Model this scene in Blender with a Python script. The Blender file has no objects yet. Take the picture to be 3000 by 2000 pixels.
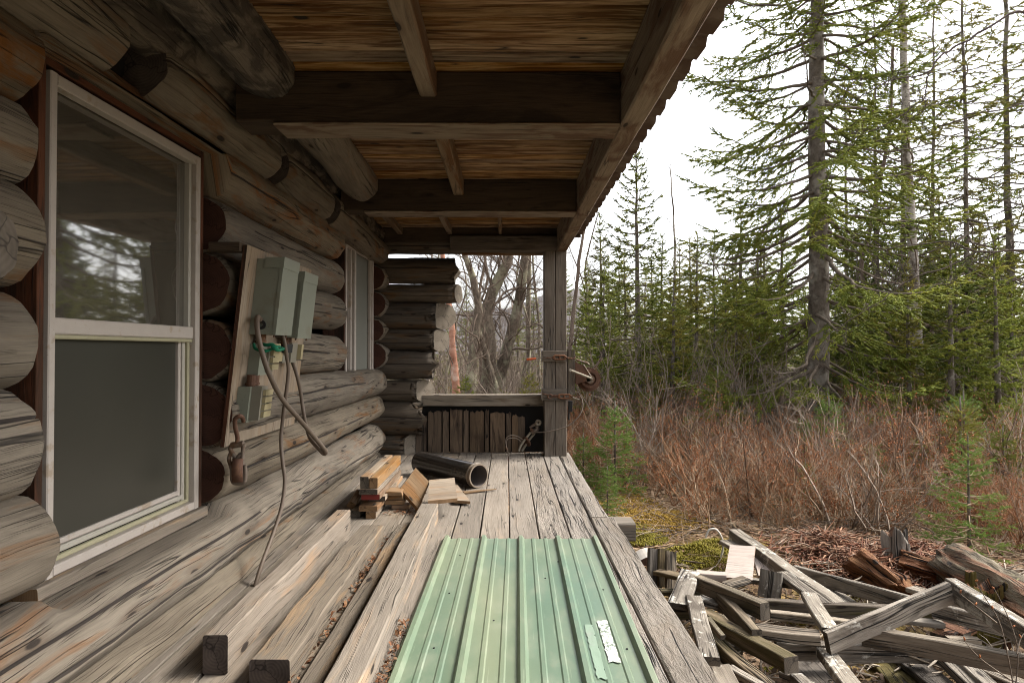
import bpy, bmesh, math, random
import numpy as np
from mathutils import Vector, Matrix, noise

random.seed(7)
C = bpy.data.collections.new('place'); bpy.context.scene.collection.children.link(C)
sc = bpy.context.scene

# ------------------------------------------------------------------ camera, sky, sun, exposure
CZ = 1.15                                   # camera height above the deck (deck top is z = 0)
GZ = -0.62                                  # ground level beside the deck
cam_d = bpy.data.cameras.new('camera'); cam = bpy.data.objects.new('camera', cam_d)
C.objects.link(cam); sc.camera = cam
cam_d.sensor_width = 36.0; cam_d.lens = 22.33
cam_d.clip_start = 0.05; cam_d.clip_end = 3000
cam.location = (0, 0, CZ)
cam.rotation_euler = (math.radians(90 + 0.79), 0, math.radians(-0.47))

w = bpy.data.worlds.new('World'); sc.world = w; w.use_nodes = True
nt = w.node_tree; nt.nodes.clear()
sky = nt.nodes.new('ShaderNodeTexSky'); sky.sky_type = 'NISHITA'; sky.sun_disc = False
SUN_EL, SUN_AZ = math.radians(46), math.radians(74)      # azimuth from +Y towards +X
sky.sun_elevation = SUN_EL; sky.sun_rotation = SUN_AZ
sky.air_density = 1.0; sky.dust_density = 4.0; sky.ozone_density = 1.0
hs = nt.nodes.new('ShaderNodeHueSaturation'); hs.inputs['Saturation'].default_value = 0.22   # thin white overcast
bg = nt.nodes.new('ShaderNodeBackground'); bg.inputs[1].default_value = 0.14
out = nt.nodes.new('ShaderNodeOutputWorld')
nt.links.new(sky.outputs[0], hs.inputs['Color']); nt.links.new(hs.outputs[0], bg.inputs[0]); nt.links.new(bg.outputs[0], out.inputs[0])

sl = bpy.data.lights.new('sun', 'SUN'); sl.energy = 1.5; sl.angle = math.radians(16); sl.color = (1, .95, .87)
sun = bpy.data.objects.new('sun', sl); C.objects.link(sun)
sd = Vector((math.sin(SUN_AZ)*math.cos(SUN_EL), math.cos(SUN_AZ)*math.cos(SUN_EL), math.sin(SUN_EL)))
sun.rotation_euler = sd.to_track_quat('Z', 'Y').to_euler(); sun.location = sd*40
sc.view_settings.view_transform = 'Standard'; sc.view_settings.look = 'None'
sc.view_settings.gamma = 1.0; sc.view_settings.exposure = 1.95
sc.render.engine = 'CYCLES'
sc.cycles.max_bounces = 7; sc.cycles.diffuse_bounces = 5; sc.cycles.glossy_bounces = 3
sc.cycles.use_denoising = True; sc.cycles.filter_width = 1.05

# ------------------------------------------------------------------ helpers
F = 1459.0; VX = 1164.0; VY = 804.0
def at(px, py, Y):
    """point at forward distance Y seen in the direction of a place in the photograph"""
    return Vector(((px-VX)/F*Y, Y, (VY-py)/F*Y + CZ))
def onz(px, py, z):
    Y = F*(z-CZ)/(VY-py)
    return Vector(((px-VX)/F*Y, Y, z))

def link(name, me, mats, parent=None, smooth=False, loc=None):
    for m in (mats if isinstance(mats, (list, tuple)) else [mats]):
        if len(me.materials) < 8: me.materials.append(m)
    o = bpy.data.objects.new(name, me); C.objects.link(o)
    if parent: o.parent = parent
    if loc is not None: o.location = loc
    if smooth: me.polygons.foreach_set('use_smooth', [len(p.vertices) <= 4 for p in me.polygons])
    return o

def tag(o, label=None, cat=None, group=None, kind=None):
    if label: o['label'] = label
    if cat: o['category'] = cat
    if group: o['group'] = group
    if kind: o['kind'] = kind
    return o
def thing(name, label, cat, loc=(0, 0, 0), group=None, rotz=0):
    o = bpy.data.objects.new(name, None); C.objects.link(o); o.location = loc; o.rotation_euler = (0, 0, rotz)
    o.empty_display_size = .1
    return tag(o, label, cat, group)

class MB:
    """collects geometry for one mesh; every face carries uv (u along the grain, metres) and a material slot"""
    def __init__(s): s.v = []; s.f = []; s.uv = []; s.m = []
    def face(s, idx, uvs, m=0): s.f.append(idx); s.uv.append(uvs); s.m.append(m)
    def add(s, p): s.v.append(tuple(p)); return len(s.v)-1
    def mesh(s, name, origin=(0, 0, 0)):
        me = bpy.data.meshes.new(name); o = Vector(origin)
        me.from_pydata([(a[0]-o.x, a[1]-o.y, a[2]-o.z) for a in s.v], [], s.f)
        uvl = me.uv_layers.new(name='UVMap'); flat = []
        for u in s.uv:
            for a in u: flat += [a[0], a[1]]
        uvl.data.foreach_set('uv', flat)
        me.polygons.foreach_set('material_index', s.m)
        me.update(); return me
    def build(s, name, mats, parent=None, smooth=False):
        org = parent.location if parent and parent.parent is None else Vector((0, 0, 0))
        if parent and parent.parent is not None: org = parent.parent.location
        return link(name, s.mesh(name, org), mats, parent, smooth)
    # -- shapes
    def loft(s, rings, us, closed=True, caps=True, cap_m=1, m=0, vper=None, mfun=None):
        """rings: list of equal-length point lists; us: grain coordinate of each ring"""
        n = len(rings[0]); base = len(s.v)
        for r in rings:
            for p in r: s.add(p)
        if vper is None:
            vper = [0]; r = rings[len(rings)//2]
            for i in range(n): vper.append(vper[-1] + (Vector(r[(i+1) % n])-Vector(r[i])).length)
        for k in range(len(rings)-1):
            for i in range(n if closed else n-1):
                a = base+k*n+i; b = base+k*n+(i+1) % n; c = b+n; d = a+n
                s.face([a, b, c, d], [(us[k], vper[i]), (us[k], vper[i+1]), (us[k+1], vper[i+1]), (us[k+1], vper[i])], mfun(k, i) if mfun else m)
        if caps:
            for k, rev in ((0, True), (len(rings)-1, False)):
                idx = [s.add(p) for p in rings[k]]; r = [Vector(p) for p in rings[k]]
                c = sum(r, Vector())/n
                e1 = (r[0]-c).normalized(); nn = Vector()
                for i in range(n): nn += (r[i]-c).cross(r[(i+1) % n]-c)
                e2 = nn.normalized().cross(e1)
                uv = [((p-c).dot(e1), (p-c).dot(e2)) for p in r]
                if rev: idx = idx[::-1]; uv = uv[::-1]
                s.face(idx, uv, cap_m)
    def board(s, p0, p1, w, h, up=(0, 0, 1), seg=1, ch=.004, warp=0, seed=0, m=0, cap_m=1, top=False, twist=0, taper=1.0, wear=0):
        """a board from p0 to p1 (centres, or top-face centres with top=True), w across, h along up"""
        p0 = Vector(p0); p1 = Vector(p1); d = p1-p0; L = d.length; d.normalize()
        up = Vector(up); side = d.cross(up).normalized(); up = side.cross(d).normalized()
        if top: p0 = p0-up*h/2; p1 = p1-up*h/2
        rings = []; us = []
        for k in range(seg+1):
            t = k/seg; c = p0.lerp(p1, t); ww = w*(1+(taper-1)*t); hh = h*(1+(taper-1)*t); ang = twist*(t-.5)
            if warp: c = c + up*warp*noise.noise(Vector((t*2.3*max(L, .5), seed*3.1, .3))) + side*warp*noise.noise(Vector((t*2.1*max(L, .5), seed*5.3, 9.1)))
            x, y = ww/2, hh/2; q = []
            for (a, b) in ((x-ch, -y), (x, -y+ch), (x, y-ch), (x-ch, y), (-x+ch, y), (-x, y-ch), (-x, -y+ch), (-x+ch, -y)):
                if wear:
                    f = 1+wear*noise.noise(Vector((t*L*9+seed, a*30, b*30+seed*1.7)))
                    a *= f; b *= f
                ca, sa = math.cos(ang), math.sin(ang)
                q.append(c + side*(a*ca-b*sa) + up*(a*sa+b*ca))
            if wear and (k in (0, seg)):
                q = [pp + d*wear*.8*w*noise.noise(Vector((i*1.3, seed*2.2+k, 4.4))) for i, pp in enumerate(q)]
            rings.append(q); us.append(t*L)
        s.loft(rings, us, m=m, cap_m=cap_m)
    def box(s, lo, hi, m=0, ch=.002, axis=None):
        lo = Vector(lo); hi = Vector(hi); sz = hi-lo
        ax = axis if axis is not None else max(range(3), key=lambda i: sz[i])
        c = (lo+hi)/2; a = c.copy(); b = c.copy(); a[ax] = lo[ax]; b[ax] = hi[ax]
        up = Vector((0, 0, 1)) if ax != 2 else Vector((0, 1, 0))
        side = (b-a).normalized().cross(up)
        wi = sum(abs(side[i])*sz[i] for i in range(3)); hh = sum(abs(up[i])*sz[i] for i in range(3))
        s.board(a, b, wi, hh, up, ch=min(ch, wi*.3, hh*.3), m=m, cap_m=m)
    def tube(s, pts, r, n=8, m=0, caps=True, cap_m=None, smoothpath=0):
        pts = [Vector(p) for p in pts]
        if smoothpath: pts = catmull(pts, smoothpath)
        rr = r if isinstance(r, (list, tuple)) else [r]*len(pts)
        if len(rr) != len(pts): rr = [rr[0]+(rr[-1]-rr[0])*i/(len(pts)-1) for i in range(len(pts))]
        t = (pts[1]-pts[0]).normalized(); ref = Vector((0, 0, 1)) if abs(t.z) < .9 else Vector((1, 0, 0))
        e1 = t.cross(ref).normalized(); rings = []; us = [0]
        for i, p in enumerate(pts):
            t = (pts[min(i+1, len(pts)-1)]-pts[max(i-1, 0)]).normalized()
            e1 = (e1-t*e1.dot(t)).normalized(); e2 = t.cross(e1)
            rings.append([p+e1*math.cos(2*math.pi*k/n)*rr[i]+e2*math.sin(2*math.pi*k/n)*rr[i] for k in range(n)])
            if i: us.append(us[-1]+(p-pts[i-1]).length)
        s.loft(rings, us, caps=caps, cap_m=m if cap_m is None else cap_m, m=m)
    def disc(s, c, ax, r0, r1, th, n=32, m=0, teeth=0, th_depth=0):
        """annulus / solid wheel of thickness th about axis ax; r0 inner radius (0 = solid)"""
        c = Vector(c); ax = Vector(ax).normalized(); ref = Vector((0, 0, 1)) if abs(ax.z) < .9 else Vector((1, 0, 0))
        e1 = ax.cross(ref).normalized(); e2 = ax.cross(e1); nn = n if not teeth else teeth*4
        def ring(r, off, t=False):
            o = []
            for k in range(nn):
                rr = r + (th_depth if (t and (k % 4) in (0, 1)) else 0); a = 2*math.pi*k/nn
                o.append(c+ax*off+e1*math.cos(a)*rr+e2*math.sin(a)*rr)
            return o
        seq = [ring(r0, -th/2), ring(r1, -th/2, teeth), ring(r1, th/2, teeth), ring(r0, th/2), ring(r0, -th/2)] if r0 > 0 else [ring(1e-4, -th/2), ring(r1, -th/2, teeth), ring(r1, th/2, teeth), ring(1e-4, th/2)]
        s.loft(seq, [0, .05, .08, .13, .16][:len(seq)], caps=False, m=m)

def catmull(pts, k):
    o = []; n = len(pts)
    for i in range(n-1):
        a, b, c, d = pts[max(i-1, 0)], pts[i], pts[i+1], pts[min(i+2, n-1)]
        for j in range(k):
            t = j/k
            o.append(.5*((2*b)+(c-a)*t+(2*a-5*b+4*c-d)*t*t+(3*b-a-3*c+d)*t*t*t))
    o.append(pts[-1]); return o

def log_mb(mb, p0, p1, r0, r1, seed, out=(1, 0, 0), up=(0, 0, 1), lump=.012, cracks=((.35, .02, .05, .95),), knots=4, bow=.02,
           e0=.02, e1=.02, endf=None, clip=None, n=30, step=.06, cap=1, dark_m=1):
    """a peeled log with checks (real grooves), lumps and knot bumps; endf(y, z, which) shifts the end faces along the axis"""
    p0 = Vector(p0); p1 = Vector(p1); d = p1-p0; L = d.length; d.normalize()
    e2 = Vector(up); eo = Vector(out); eo = (eo-d*eo.dot(d)).normalized(); e2 = (e2-d*e2.dot(d)-eo*e2.dot(eo)).normalized()
    rnd = random.Random(seed)
    th = [(2*math.pi*k/n, None) for k in range(n)]
    for ci, c in enumerate(cracks):
        for o, w_ in ((-.10, 0), (-.045, .12), (0, 1), (.03, .2), (.08, 0)): th.append((c[0]+o, (ci, w_)))
    cl = [c[0] for c in cracks]
    th = [t for t in th if t[1] is not None or all(abs((t[0]-c+math.pi) % (2*math.pi)-math.pi) > .12 for c in cl)]
    th.sort(key=lambda t: t[0] % (2*math.pi))
    kn = [(rnd.uniform(.05, .95)*L, rnd.uniform(-.9, 1.1), rnd.uniform(.018, .035), rnd.uniform(.006, .016)) for _ in range(knots)]
    tabs = [t[0] for t in th]; dark = set(); cent = {i for i, t in enumerate(th) if t[1] is not None and t[1][1] == 1}
    N = max(4, int(L/step)); us = [0, .012, .035]+[L*k/N for k in range(1, N)]+[L-.035, L-.012, L]
    us = sorted(u for u in us if 0 <= u <= L); rings = []; sd_ = seed*7.31
    for kk, u in enumerate(us):
        t = u/L; wander = .22*noise.noise(Vector((u*.55, sd_, 0)))+.05*noise.noise(Vector((u*2.3, sd_, 5)))
        c = p0+d*u+eo*bow*math.sin(t*math.pi+seed)*noise.noise(Vector((u*.4, sd_, 3)))*2+e2*bow*noise.noise(Vector((u*.4, sd_, 7)))
        rb = r0+(r1-r0)*t; sh = 1.0
        for (dist, e) in ((u, e0), (L-u, e1)):
            if e > 0 and dist < e: sh = min(sh, math.sqrt(max(0, 1-(1-dist/e)**2))*.09+.91)
        q = []
        for (a0, cr) in th:
            a = a0+wander; ca, sa = math.cos(a), math.sin(a)
            r = rb*(1+.035*noise.noise(Vector((u*.8, ca*1.2+sd_, sa*1.2))))+lump*noise.noise(Vector((u*2.6, ca*2.2+sd_, sa*2.2)))+lump*.35*noise.noise(Vector((u*8, ca*5+sd_, sa*5)))
            for (ku, ka, kw, kh) in kn:
                g = ((u-ku)/kw)**2+((a-ka)*rb/kw)**2
                if g < 6: r += kh*math.exp(-g)
            if cr is not None:
                cc = cracks[cr[0]]
                env = 1-abs((t-(cc[2]+cc[3])/2)/((cc[3]-cc[2])/2))**4
                if env > 0:
                    dep = env*(.62+.75*noise.noise(Vector((u*2.1, sd_+cr[0]*3, 11))))
                    r -= cc[1]*cr[1]*max(0, dep)
                    if cr[1] == 1 and dep > .22: dark.add((kk, cr[0]))
            r *= sh
            off = 0
            if endf is not None:
                if u < .04: off = endf(ca*r, sa*r, 0)
                elif u > L-.04: off = endf(ca*r, sa*r, 1)
            p = c+eo*ca*r+e2*sa*r+d*off
            if clip: p = clip(p)
            q.append(p)
        rings.append(q)
    vper = [ (t[0] % (2*math.pi))*(r0+r1)/2 for t in th]; vper.append(vper[0]+2*math.pi*(r0+r1)/2)
    cof = {i: th[i][1][0] for i in cent}; n_ = len(th)
    def mf(k, i):
        j = (i+1) % n_
        for q_ in (i, j):
            if q_ in cof and (k, cof[q_]) in dark and (k+1, cof[q_]) in dark: return 2 if dark_m is not None else 0
        return 0
    mb.loft(rings, us, cap_m=cap, vper=vper, mfun=mf)

def np_mesh(name, V, F_, mats, parent=None, smooth=False, uv=None):
    """fast mesh from numpy arrays (F_ all triangles or all quads)"""
    me = bpy.data.meshes.new(name); k = F_.shape[1]
    me.vertices.add(len(V)); me.vertices.foreach_set('co', V.astype(np.float32).ravel())
    me.loops.add(F_.size); me.loops.foreach_set('vertex_index', F_.astype(np.int32).ravel())
    me.polygons.add(len(F_)); me.polygons.foreach_set('loop_start', np.arange(0, F_.size, k, dtype=np.int32))
    if smooth: me.polygons.foreach_set('use_smooth', np.ones(len(F_), dtype=bool))
    me.update(calc_edges=True)
    for m in (mats if isinstance(mats, (list, tuple)) else [mats]): me.materials.append(m)
    if parent is False: return me
    o = bpy.data.objects.new(name, me); C.objects.link(o)
    if parent: o.parent = parent
    return o

# ------------------------------------------------------------------ materials
def new_mat(name):
    m = bpy.data.materials.new(name); m.use_nodes = True; t = m.node_tree
    b = t.nodes['Principled BSDF']; return m, t, b
class G:
    def __init__(s, t): s.t = t
    def n(s, typ, **kw):
        x = s.t.nodes.new(typ)
        for k, v in kw.items(): setattr(x, k, v)
        return x
    def l(s, a, b): s.t.links.new(a, b)
    def val(s, sock, v):
        if hasattr(v, 'links'): s.l(v, sock)
        else: sock.default_value = v
    def math(s, op, a, b=0.0, c=0.0, clamp=False):
        x = s.n('ShaderNodeMath', operation=op); x.use_clamp = clamp
        s.val(x.inputs[0], a); s.val(x.inputs[1], b); s.val(x.inputs[2], c); return x.outputs[0]
    def noise(s, vec, scale, detail=4, rough=.55, dist=0.0, dim='3D'):
        x = s.n('ShaderNodeTexNoise'); x.noise_dimensions = dim
        x.inputs['Scale'].default_value = scale; x.inputs['Detail'].default_value = detail
        x.inputs['Roughness'].default_value = rough; x.inputs['Distortion'].default_value = dist
        s.l(vec, x.inputs['Vector']); return x.outputs['Fac']
    def scale(s, vec, v):
        x = s.n('ShaderNodeVectorMath', operation='MULTIPLY'); s.l(vec, x.inputs[0]); x.inputs[1].default_value = v; return x.outputs[0]
    def ramp(s, f, stops, interp='LINEAR'):
        x = s.n('ShaderNodeValToRGB'); x.color_ramp.interpolation = interp; e = x.color_ramp.elements
        while len(e) < len(stops): e.new(.5)
        for i, (p, c) in enumerate(stops):
            e[i].position = p; e[i].color = (c, c, c, 1) if isinstance(c, (int, float)) else (*c, 1)
        s.l(f, x.inputs[0]); return x.outputs[0]
    def mix(s, f, a, b, mode='MIX'):
        x = s.n('ShaderNodeMix', data_type='RGBA', blend_type=mode); x.clamp_factor = True
        s.val(x.inputs[0], f)
        for sock, v in ((x.inputs[6], a), (x.inputs[7], b)):
            if isinstance(v, tuple): sock.default_value = (*v, 1)
            else: s.l(v, sock)
        return x.outputs[2]
    def rnd(s): return s.n('ShaderNodeObjectInfo').outputs['Random']

def wood(name, light, dark, stain=None, stain_amt=.3, crack=.5, rough=.85, bump=.5, fiber=34, lichen=None, lichen_amt=0, knots=.5, vary=.3, stain_scale=(.9, 4), splint=0, hard=0, soft=0, sat=1.0, fc=1.0):
    m, t, b = new_mat(name); g = G(t)
    uv = g.n('ShaderNodeTexCoord').outputs['UV']; r = g.rnd()
    off = g.n('ShaderNodeCombineXYZ'); g.l(g.math('MULTIPLY', r, 37.0), off.inputs[0]); g.l(g.math('MULTIPLY', r, 91.7), off.inputs[1]); g.l(g.math('MULTIPLY', r, 13.3), off.inputs[2])
    add = g.n('ShaderNodeVectorMath', operation='ADD'); g.l(uv, add.inputs[0]); g.l(off.outputs[0], add.inputs[1]); v = add.outputs[0]
    # wobble the grain a little
    wob = g.noise(g.scale(v, (1.1, 2.5, 1)), 1.0, 2); wv = g.n('ShaderNodeCombineXYZ')
    g.l(g.math('MULTIPLY', g.math('SUBTRACT', wob, .5), .10), wv.inputs[1])
    a2 = g.n('ShaderNodeVectorMath', operation='ADD'); g.l(v, a2.inputs[0]); g.l(wv.outputs[0], a2.inputs[1]); v = a2.outputs[0]
    fib = g.noise(g.scale(v, (1.6, fiber, 1)), 2.0, 7, .68)
    fine = g.noise(g.scale(v, (5, 150, 1)), 1.5, 4, .6)
    tone = g.noise(g.scale(v, (.55, 5, 1)), 1.6, 5, .6, .6)
    blot = g.noise(g.scale(v, (1.6, 3.2, 1)), 1.4, 5, .62, .4)
    big = g.noise(g.scale(v, (.9, 1.6, 1)), 1.1, 3, .5)
    f = g.math('ADD', g.math('MULTIPLY', fib, .55), g.math('ADD', g.math('MULTIPLY', tone, .40), g.math('ADD', g.math('MULTIPLY', blot, .35), g.math('MULTIPLY', g.math('SUBTRACT', big, .45), .35))))
    f = g.ramp(f, [(.54, 0.0), (.80, 1.0)] if hard else ([(.36, 0.0), (.92, 1.0)] if soft else [(.48, 0.0), (.86, 1.0)]))
    col = g.mix(f, dark, light)
    if stain:
        sm = g.ramp(g.noise(g.scale(v, (stain_scale[0], stain_scale[1], 1)), 1.7, 6, .6, .8), [(.60-stain_amt*.4, 0.0), (.66-stain_amt*.4+.05, 1.0)])
        sm = g.math('MULTIPLY', sm, g.math('ADD', .55, g.math('MULTIPLY', fib, .6)), clamp=True)
        col = g.mix(sm, col, stain)
    col = g.mix(g.math('MULTIPLY', g.ramp(fine, [(.3, 1.0), (.52, 0.0)]), .30*fc), col, tuple(c*.35 for c in dark))
    # checks: thin contour lines of a long stretched noise
    cn = g.noise(g.scale(v, (.22, 7.5, 1)), 1.3, 3, .5, .2)
    ck = g.ramp(g.math('ABSOLUTE', g.math('SUBTRACT', cn, .5)), [(0.0, 1.0), (.004+.010*crack, 0.0)])
    gate = g.ramp(g.noise(g.scale(v, (.7, 1.5, 1)), 1.9, 2), [(.58-.2*crack, 0.0), (.64-.2*crack, 1.0)])
    ck = g.math('MULTIPLY', ck, gate)
    cn2 = g.noise(g.scale(v, (.45, 24, 1)), 1.3, 3, .5)
    ck2 = g.math('MULTIPLY', g.ramp(g.math('ABSOLUTE', g.math('SUBTRACT', cn2, .5)), [(0.0, 1.0), (.014, 0.0)]), g.ramp(g.noise(v, 2.1, 3), [(.42, 0.0), (.56, 1.0)]))
    ckk = g.math('MAXIMUM', ck, g.math('MULTIPLY', ck2, .85*fc))
    # knots
    vo = g.n('ShaderNodeTexVoronoi', voronoi_dimensions='2D'); vo.inputs['Scale'].default_value = 1.0
    g.l(g.scale(v, (2.3, 6.5, 1)), vo.inputs['Vector'])
    sx = g.n('ShaderNodeSeparateColor'); g.l(vo.outputs['Color'], sx.inputs[0])
    kd = g.math('ADD', vo.outputs['Distance'], g.math('MULTIPLY', g.math('SUBTRACT', blot, .5), .12))
    kg = g.math('GREATER_THAN', sx.outputs[0], 1-knots*.55)
    kk = g.math('MULTIPLY', g.ramp(kd, [(.055, 1.0), (.085, 0.0)]), kg)
    kh = g.math('MULTIPLY', g.ramp(kd, [(.07, 1.0), (.22, 0.0)]), kg)
    col = g.mix(g.math('MULTIPLY', kh, .45), col, tuple((a*.5+b_*.5)*.7 for a, b_ in zip(stain or dark, dark)))
    if lichen:
        ln = g.noise(v, 16, 7, .7, .3); lg = g.noise(v, 2.6, 3)
        lm = g.ramp(g.math('ADD', g.math('MULTIPLY', ln, .6), g.math('MULTIPLY', lg, .4)), [(.66-lichen_amt*.25, 0.0), (.71-lichen_amt*.25, 1.0)])
        col = g.mix(g.math('MULTIPLY', lm, .85), col, lichen)
    col = g.mix(kk, col, (.035, .025, .018))
    col = g.mix(g.math('MULTIPLY', ckk, .93), col, (.018, .014, .011))
    hsv = g.n('ShaderNodeHueSaturation'); g.l(col, hsv.inputs['Color'])
    gain = .78 if name.startswith('pile') else (.72 if name.startswith('ceil') else .655)
    g.l(g.math('ADD', gain-vary*.6*gain, g.math('MULTIPLY', g.math('FRACT', g.math('MULTIPLY', r, 7.77)), vary*gain)), hsv.inputs['Value'])
    g.l(g.math('ADD', sat-vary*.4, g.math('MULTIPLY', g.math('FRACT', g.math('MULTIPLY', r, 31.3)), vary*.8)), hsv.inputs['Saturation'])
    g.l(hsv.outputs[0], b.inputs['Base Color']); b.inputs['Roughness'].default_value = rough
    b.inputs['Specular IOR Level'].default_value = .25
    h = g.math('ADD', g.math('MULTIPLY', fib, .7), g.math('MULTIPLY', fine, .35))
    h = g.math('SUBTRACT', h, g.math('MULTIPLY', ckk, 2.6)); h = g.math('ADD', h, g.math('MULTIPLY', blot, .8))
    h = g.math('ADD', h, g.math('MULTIPLY', kh, .7))
    if splint:
        sp = g.noise(g.scale(v, (7, 24, 1)), 2.0, 5, .7, .8); h = g.math('ADD', h, g.math('MULTIPLY', sp, splint))
    bp = g.n('ShaderNodeBump'); bp.inputs['Strength'].default_value = bump; bp.inputs['Distance'].default_value = .006
    g.l(h, bp.inputs['Height']); g.l(bp.outputs[0], b.inputs['Normal'])
    return m

def endgrain(name, light, dark, rings=90):
    light = tuple(c*.78 for c in light); dark = tuple(c*.78 for c in dark)
    m, t, b = new_mat(name); g = G(t); uv = g.n('ShaderNodeTexCoord').outputs['UV']
    ln = g.n('ShaderNodeVectorMath', operation='LENGTH'); g.l(uv, ln.inputs[0])
    nz = g.noise(uv, 9, 5, .6)
    rg = g.math('SINE', g.math('MULTIPLY', g.math('ADD', ln.outputs['Value'], g.math('MULTIPLY', nz, .03)), rings*6.0))
    f = g.math('ADD', g.math('MULTIPLY', nz, .9), g.math('MULTIPLY', rg, .05))
    col = g.mix(g.ramp(f, [(.25, 0.0), (.7, 1.0)]), dark, light)
    ck = g.ramp(g.math('ABSOLUTE', g.math('SUBTRACT', g.noise(uv, 5.5, 3), .5)), [(0.0, .8), (.012, 0.0)])
    col = g.mix(ck, col, tuple(c*.35 for c in dark))
    g.l(col, b.inputs['Base Color']); b.inputs['Roughness'].default_value = .9; b.inputs['Specular IOR Level'].default_value = .2
    bp = g.n('ShaderNodeBump'); bp.inputs['Strength'].default_value = .3; bp.inputs['Distance'].default_value = .004
    g.l(f, bp.inputs['Height']); g.l(bp.outputs[0], b.inputs['Normal']); return m

def plain(name, col, rough=.6, metal=0, var=.15, scale=14, dirt=None, dirt_amt=.3, spec=.4, bump=.08):
    col = tuple(c*.76 for c in col); dirt = tuple(c*.76 for c in dirt) if dirt else None
    m, t, b = new_mat(name); g = G(t); v = g.n('ShaderNodeTexCoord').outputs['Object']
    n1 = g.noise(v, scale, 5, .6)
    c = g.mix(n1, tuple(x*(1-var) for x in col), tuple(min(1, x*(1+var)) for x in col))
    if dirt:
        n2 = g.noise(v, scale*.45, 7, .65)
        c = g.mix(g.ramp(n2, [(.62-dirt_amt*.3, 0.0), (.70-dirt_amt*.3, 1.0)]), c, dirt)
        n3 = g.noise(v, scale*9, 3, .6); c = g.mix(g.math('MULTIPLY', g.ramp(n3, [(.66, 0.0), (.72, 1.0)]), .8), c, tuple(x*.6 for x in dirt))
    g.l(c, b.inputs['Base Color']); b.inputs['Roughness'].default_value = rough; b.inputs['Metallic'].default_value = metal
    b.inputs['Specular IOR Level'].default_value = spec
    bp = g.n('ShaderNodeBump'); bp.inputs['Strength'].default_value = bump; bp.inputs['Distance'].default_value = .003
    g.l(n1, bp.inputs['Height']); g.l(bp.outputs[0], b.inputs['Normal']); return m

M = {}
M['log'] = wood('weathered_log', (.325, .27, .20), (.095, .072, .052), (.22, .11, .045), .12, .75, bump=.7, fiber=24, knots=.8, soft=1, fc=.8)
M['log_warm'] = wood('warm_log', (.33, .265, .185), (.105, .076, .05), (.25, .105, .034), .30, .5, bump=.7, fiber=24, stain_scale=(1.6, 5), soft=1, sat=1.1)
M['log_bark'] = wood('bark_patched_log', (.27, .22, .165), (.10, .076, .055), (.055, .042, .032), .42, .4, bump=1.0, fiber=14, stain_scale=(3.2, 6))
M['log_dark'] = wood('dark_stub_log', (.20, .16, .12), (.075, .058, .042), (.16, .09, .04), .2, .8, bump=.7)  # darker wood colour for the cross-wall logs
M['end_red'] = endgrain('stained_log_end', (.10, .045, .028), (.045, .02, .014))
M['end_grey'] = endgrain('grey_log_end', (.27, .23, .18), (.15, .12, .09), 70)
M['end_stub'] = endgrain('stub_log_end', (.17, .14, .11), (.075, .06, .046), 60)
M['end_dark'] = endgrain('dark_timber_end', (.14, .11, .092), (.045, .036, .031))
M['end_pile'] = endgrain('weathered_board_end', (.17, .14, .105), (.06, .048, .038), 100)
M['end_tan'] = endgrain('tan_board_end', (.36, .23, .12), (.20, .115, .06), 120)
M['deck'] = wood('deck_plank', (.375, .318, .255), (.18, .147, .114), (.34, .27, .2), .15, .25, bump=.45, fiber=40, knots=.4, vary=.28)
M['deck_rough'] = wood('splintered_plank', (.45, .395, .335), (.20, .17, .14), (.30, .25, .20), .3, .6, bump=1.5, fiber=18, splint=2.2, knots=.2)
M['timber'] = wood('grey_timber', (.315, .26, .20), (.13, .105, .08), (.40, .27, .16), .2, .35, bump=.6, fiber=30, stain_scale=(.8, 5), soft=1, fc=.8)
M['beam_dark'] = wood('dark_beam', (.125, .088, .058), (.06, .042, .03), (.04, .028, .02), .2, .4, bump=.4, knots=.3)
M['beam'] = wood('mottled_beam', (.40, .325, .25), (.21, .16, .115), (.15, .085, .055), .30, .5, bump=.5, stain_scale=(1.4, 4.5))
M['rafter'] = wood('tan_rafter', (.36, .27, .18), (.19, .13, .08), (.18, .085, .035), .28, .4, bump=.4)
M['ceil'] = wood('ceiling_board_wood', (.54, .385, .24), (.18, .09, .036), (.10, .042, .014), .32, .3, bump=.5, fiber=22, stain_scale=(1.1, 15), knots=.5, vary=.6, hard=1, sat=1.10)
M['post'] = wood('grey_post', (.27, .225, .18), (.13, .105, .082), (.14, .11, .085), .2, .55, bump=.6)
M['rail'] = wood('rail_wood', (.42, .36, .29), (.23, .19, .145), (.2, .14, .09), .2, .4, bump=.5)
M['skirt'] = wood('brown_skirt_board', (.25, .175, .115), (.11, .076, .05), (.07, .045, .03), .25, .4, bump=.4)
M['near_black'] = plain('black_board', (.012, .010, .009), .95)  # flat near-black for linings, pockets, backing boards and rotten log cracks
M['offcut'] = wood('fresh_offcut', (.40, .275, .165), (.23, .14, .075), (.33, .17, .07), .3, .2, bump=.35, fiber=30, vary=.5)
M['offcut_grey'] = wood('aged_offcut', (.44, .36, .27), (.25, .19, .135), (.36, .22, .12), .25, .3, bump=.35, vary=.4)
M['pile_grey'] = wood('pile_grey', (.44, .375, .295), (.12, .094, .07), (.085, .065, .046), .25, .8, bump=1.3, fiber=20, lichen=(.56, .52, .44), lichen_amt=.30, knots=.5, vary=.4)
M['pile_brown'] = wood('pile_brown', (.37, .29, .195), (.12, .09, .06), (.085, .07, .03), .32, .7, bump=1.1, fiber=22, lichen=(.38, .34, .24), lichen_amt=.2, vary=.4)
M['pile_dark'] = wood('pile_dark', (.17, .14, .11), (.06, .048, .038), (.09, .08, .03), .25, .6, bump=1.0, lichen=(.38, .36, .30), lichen_amt=.12, vary=.35)
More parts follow.
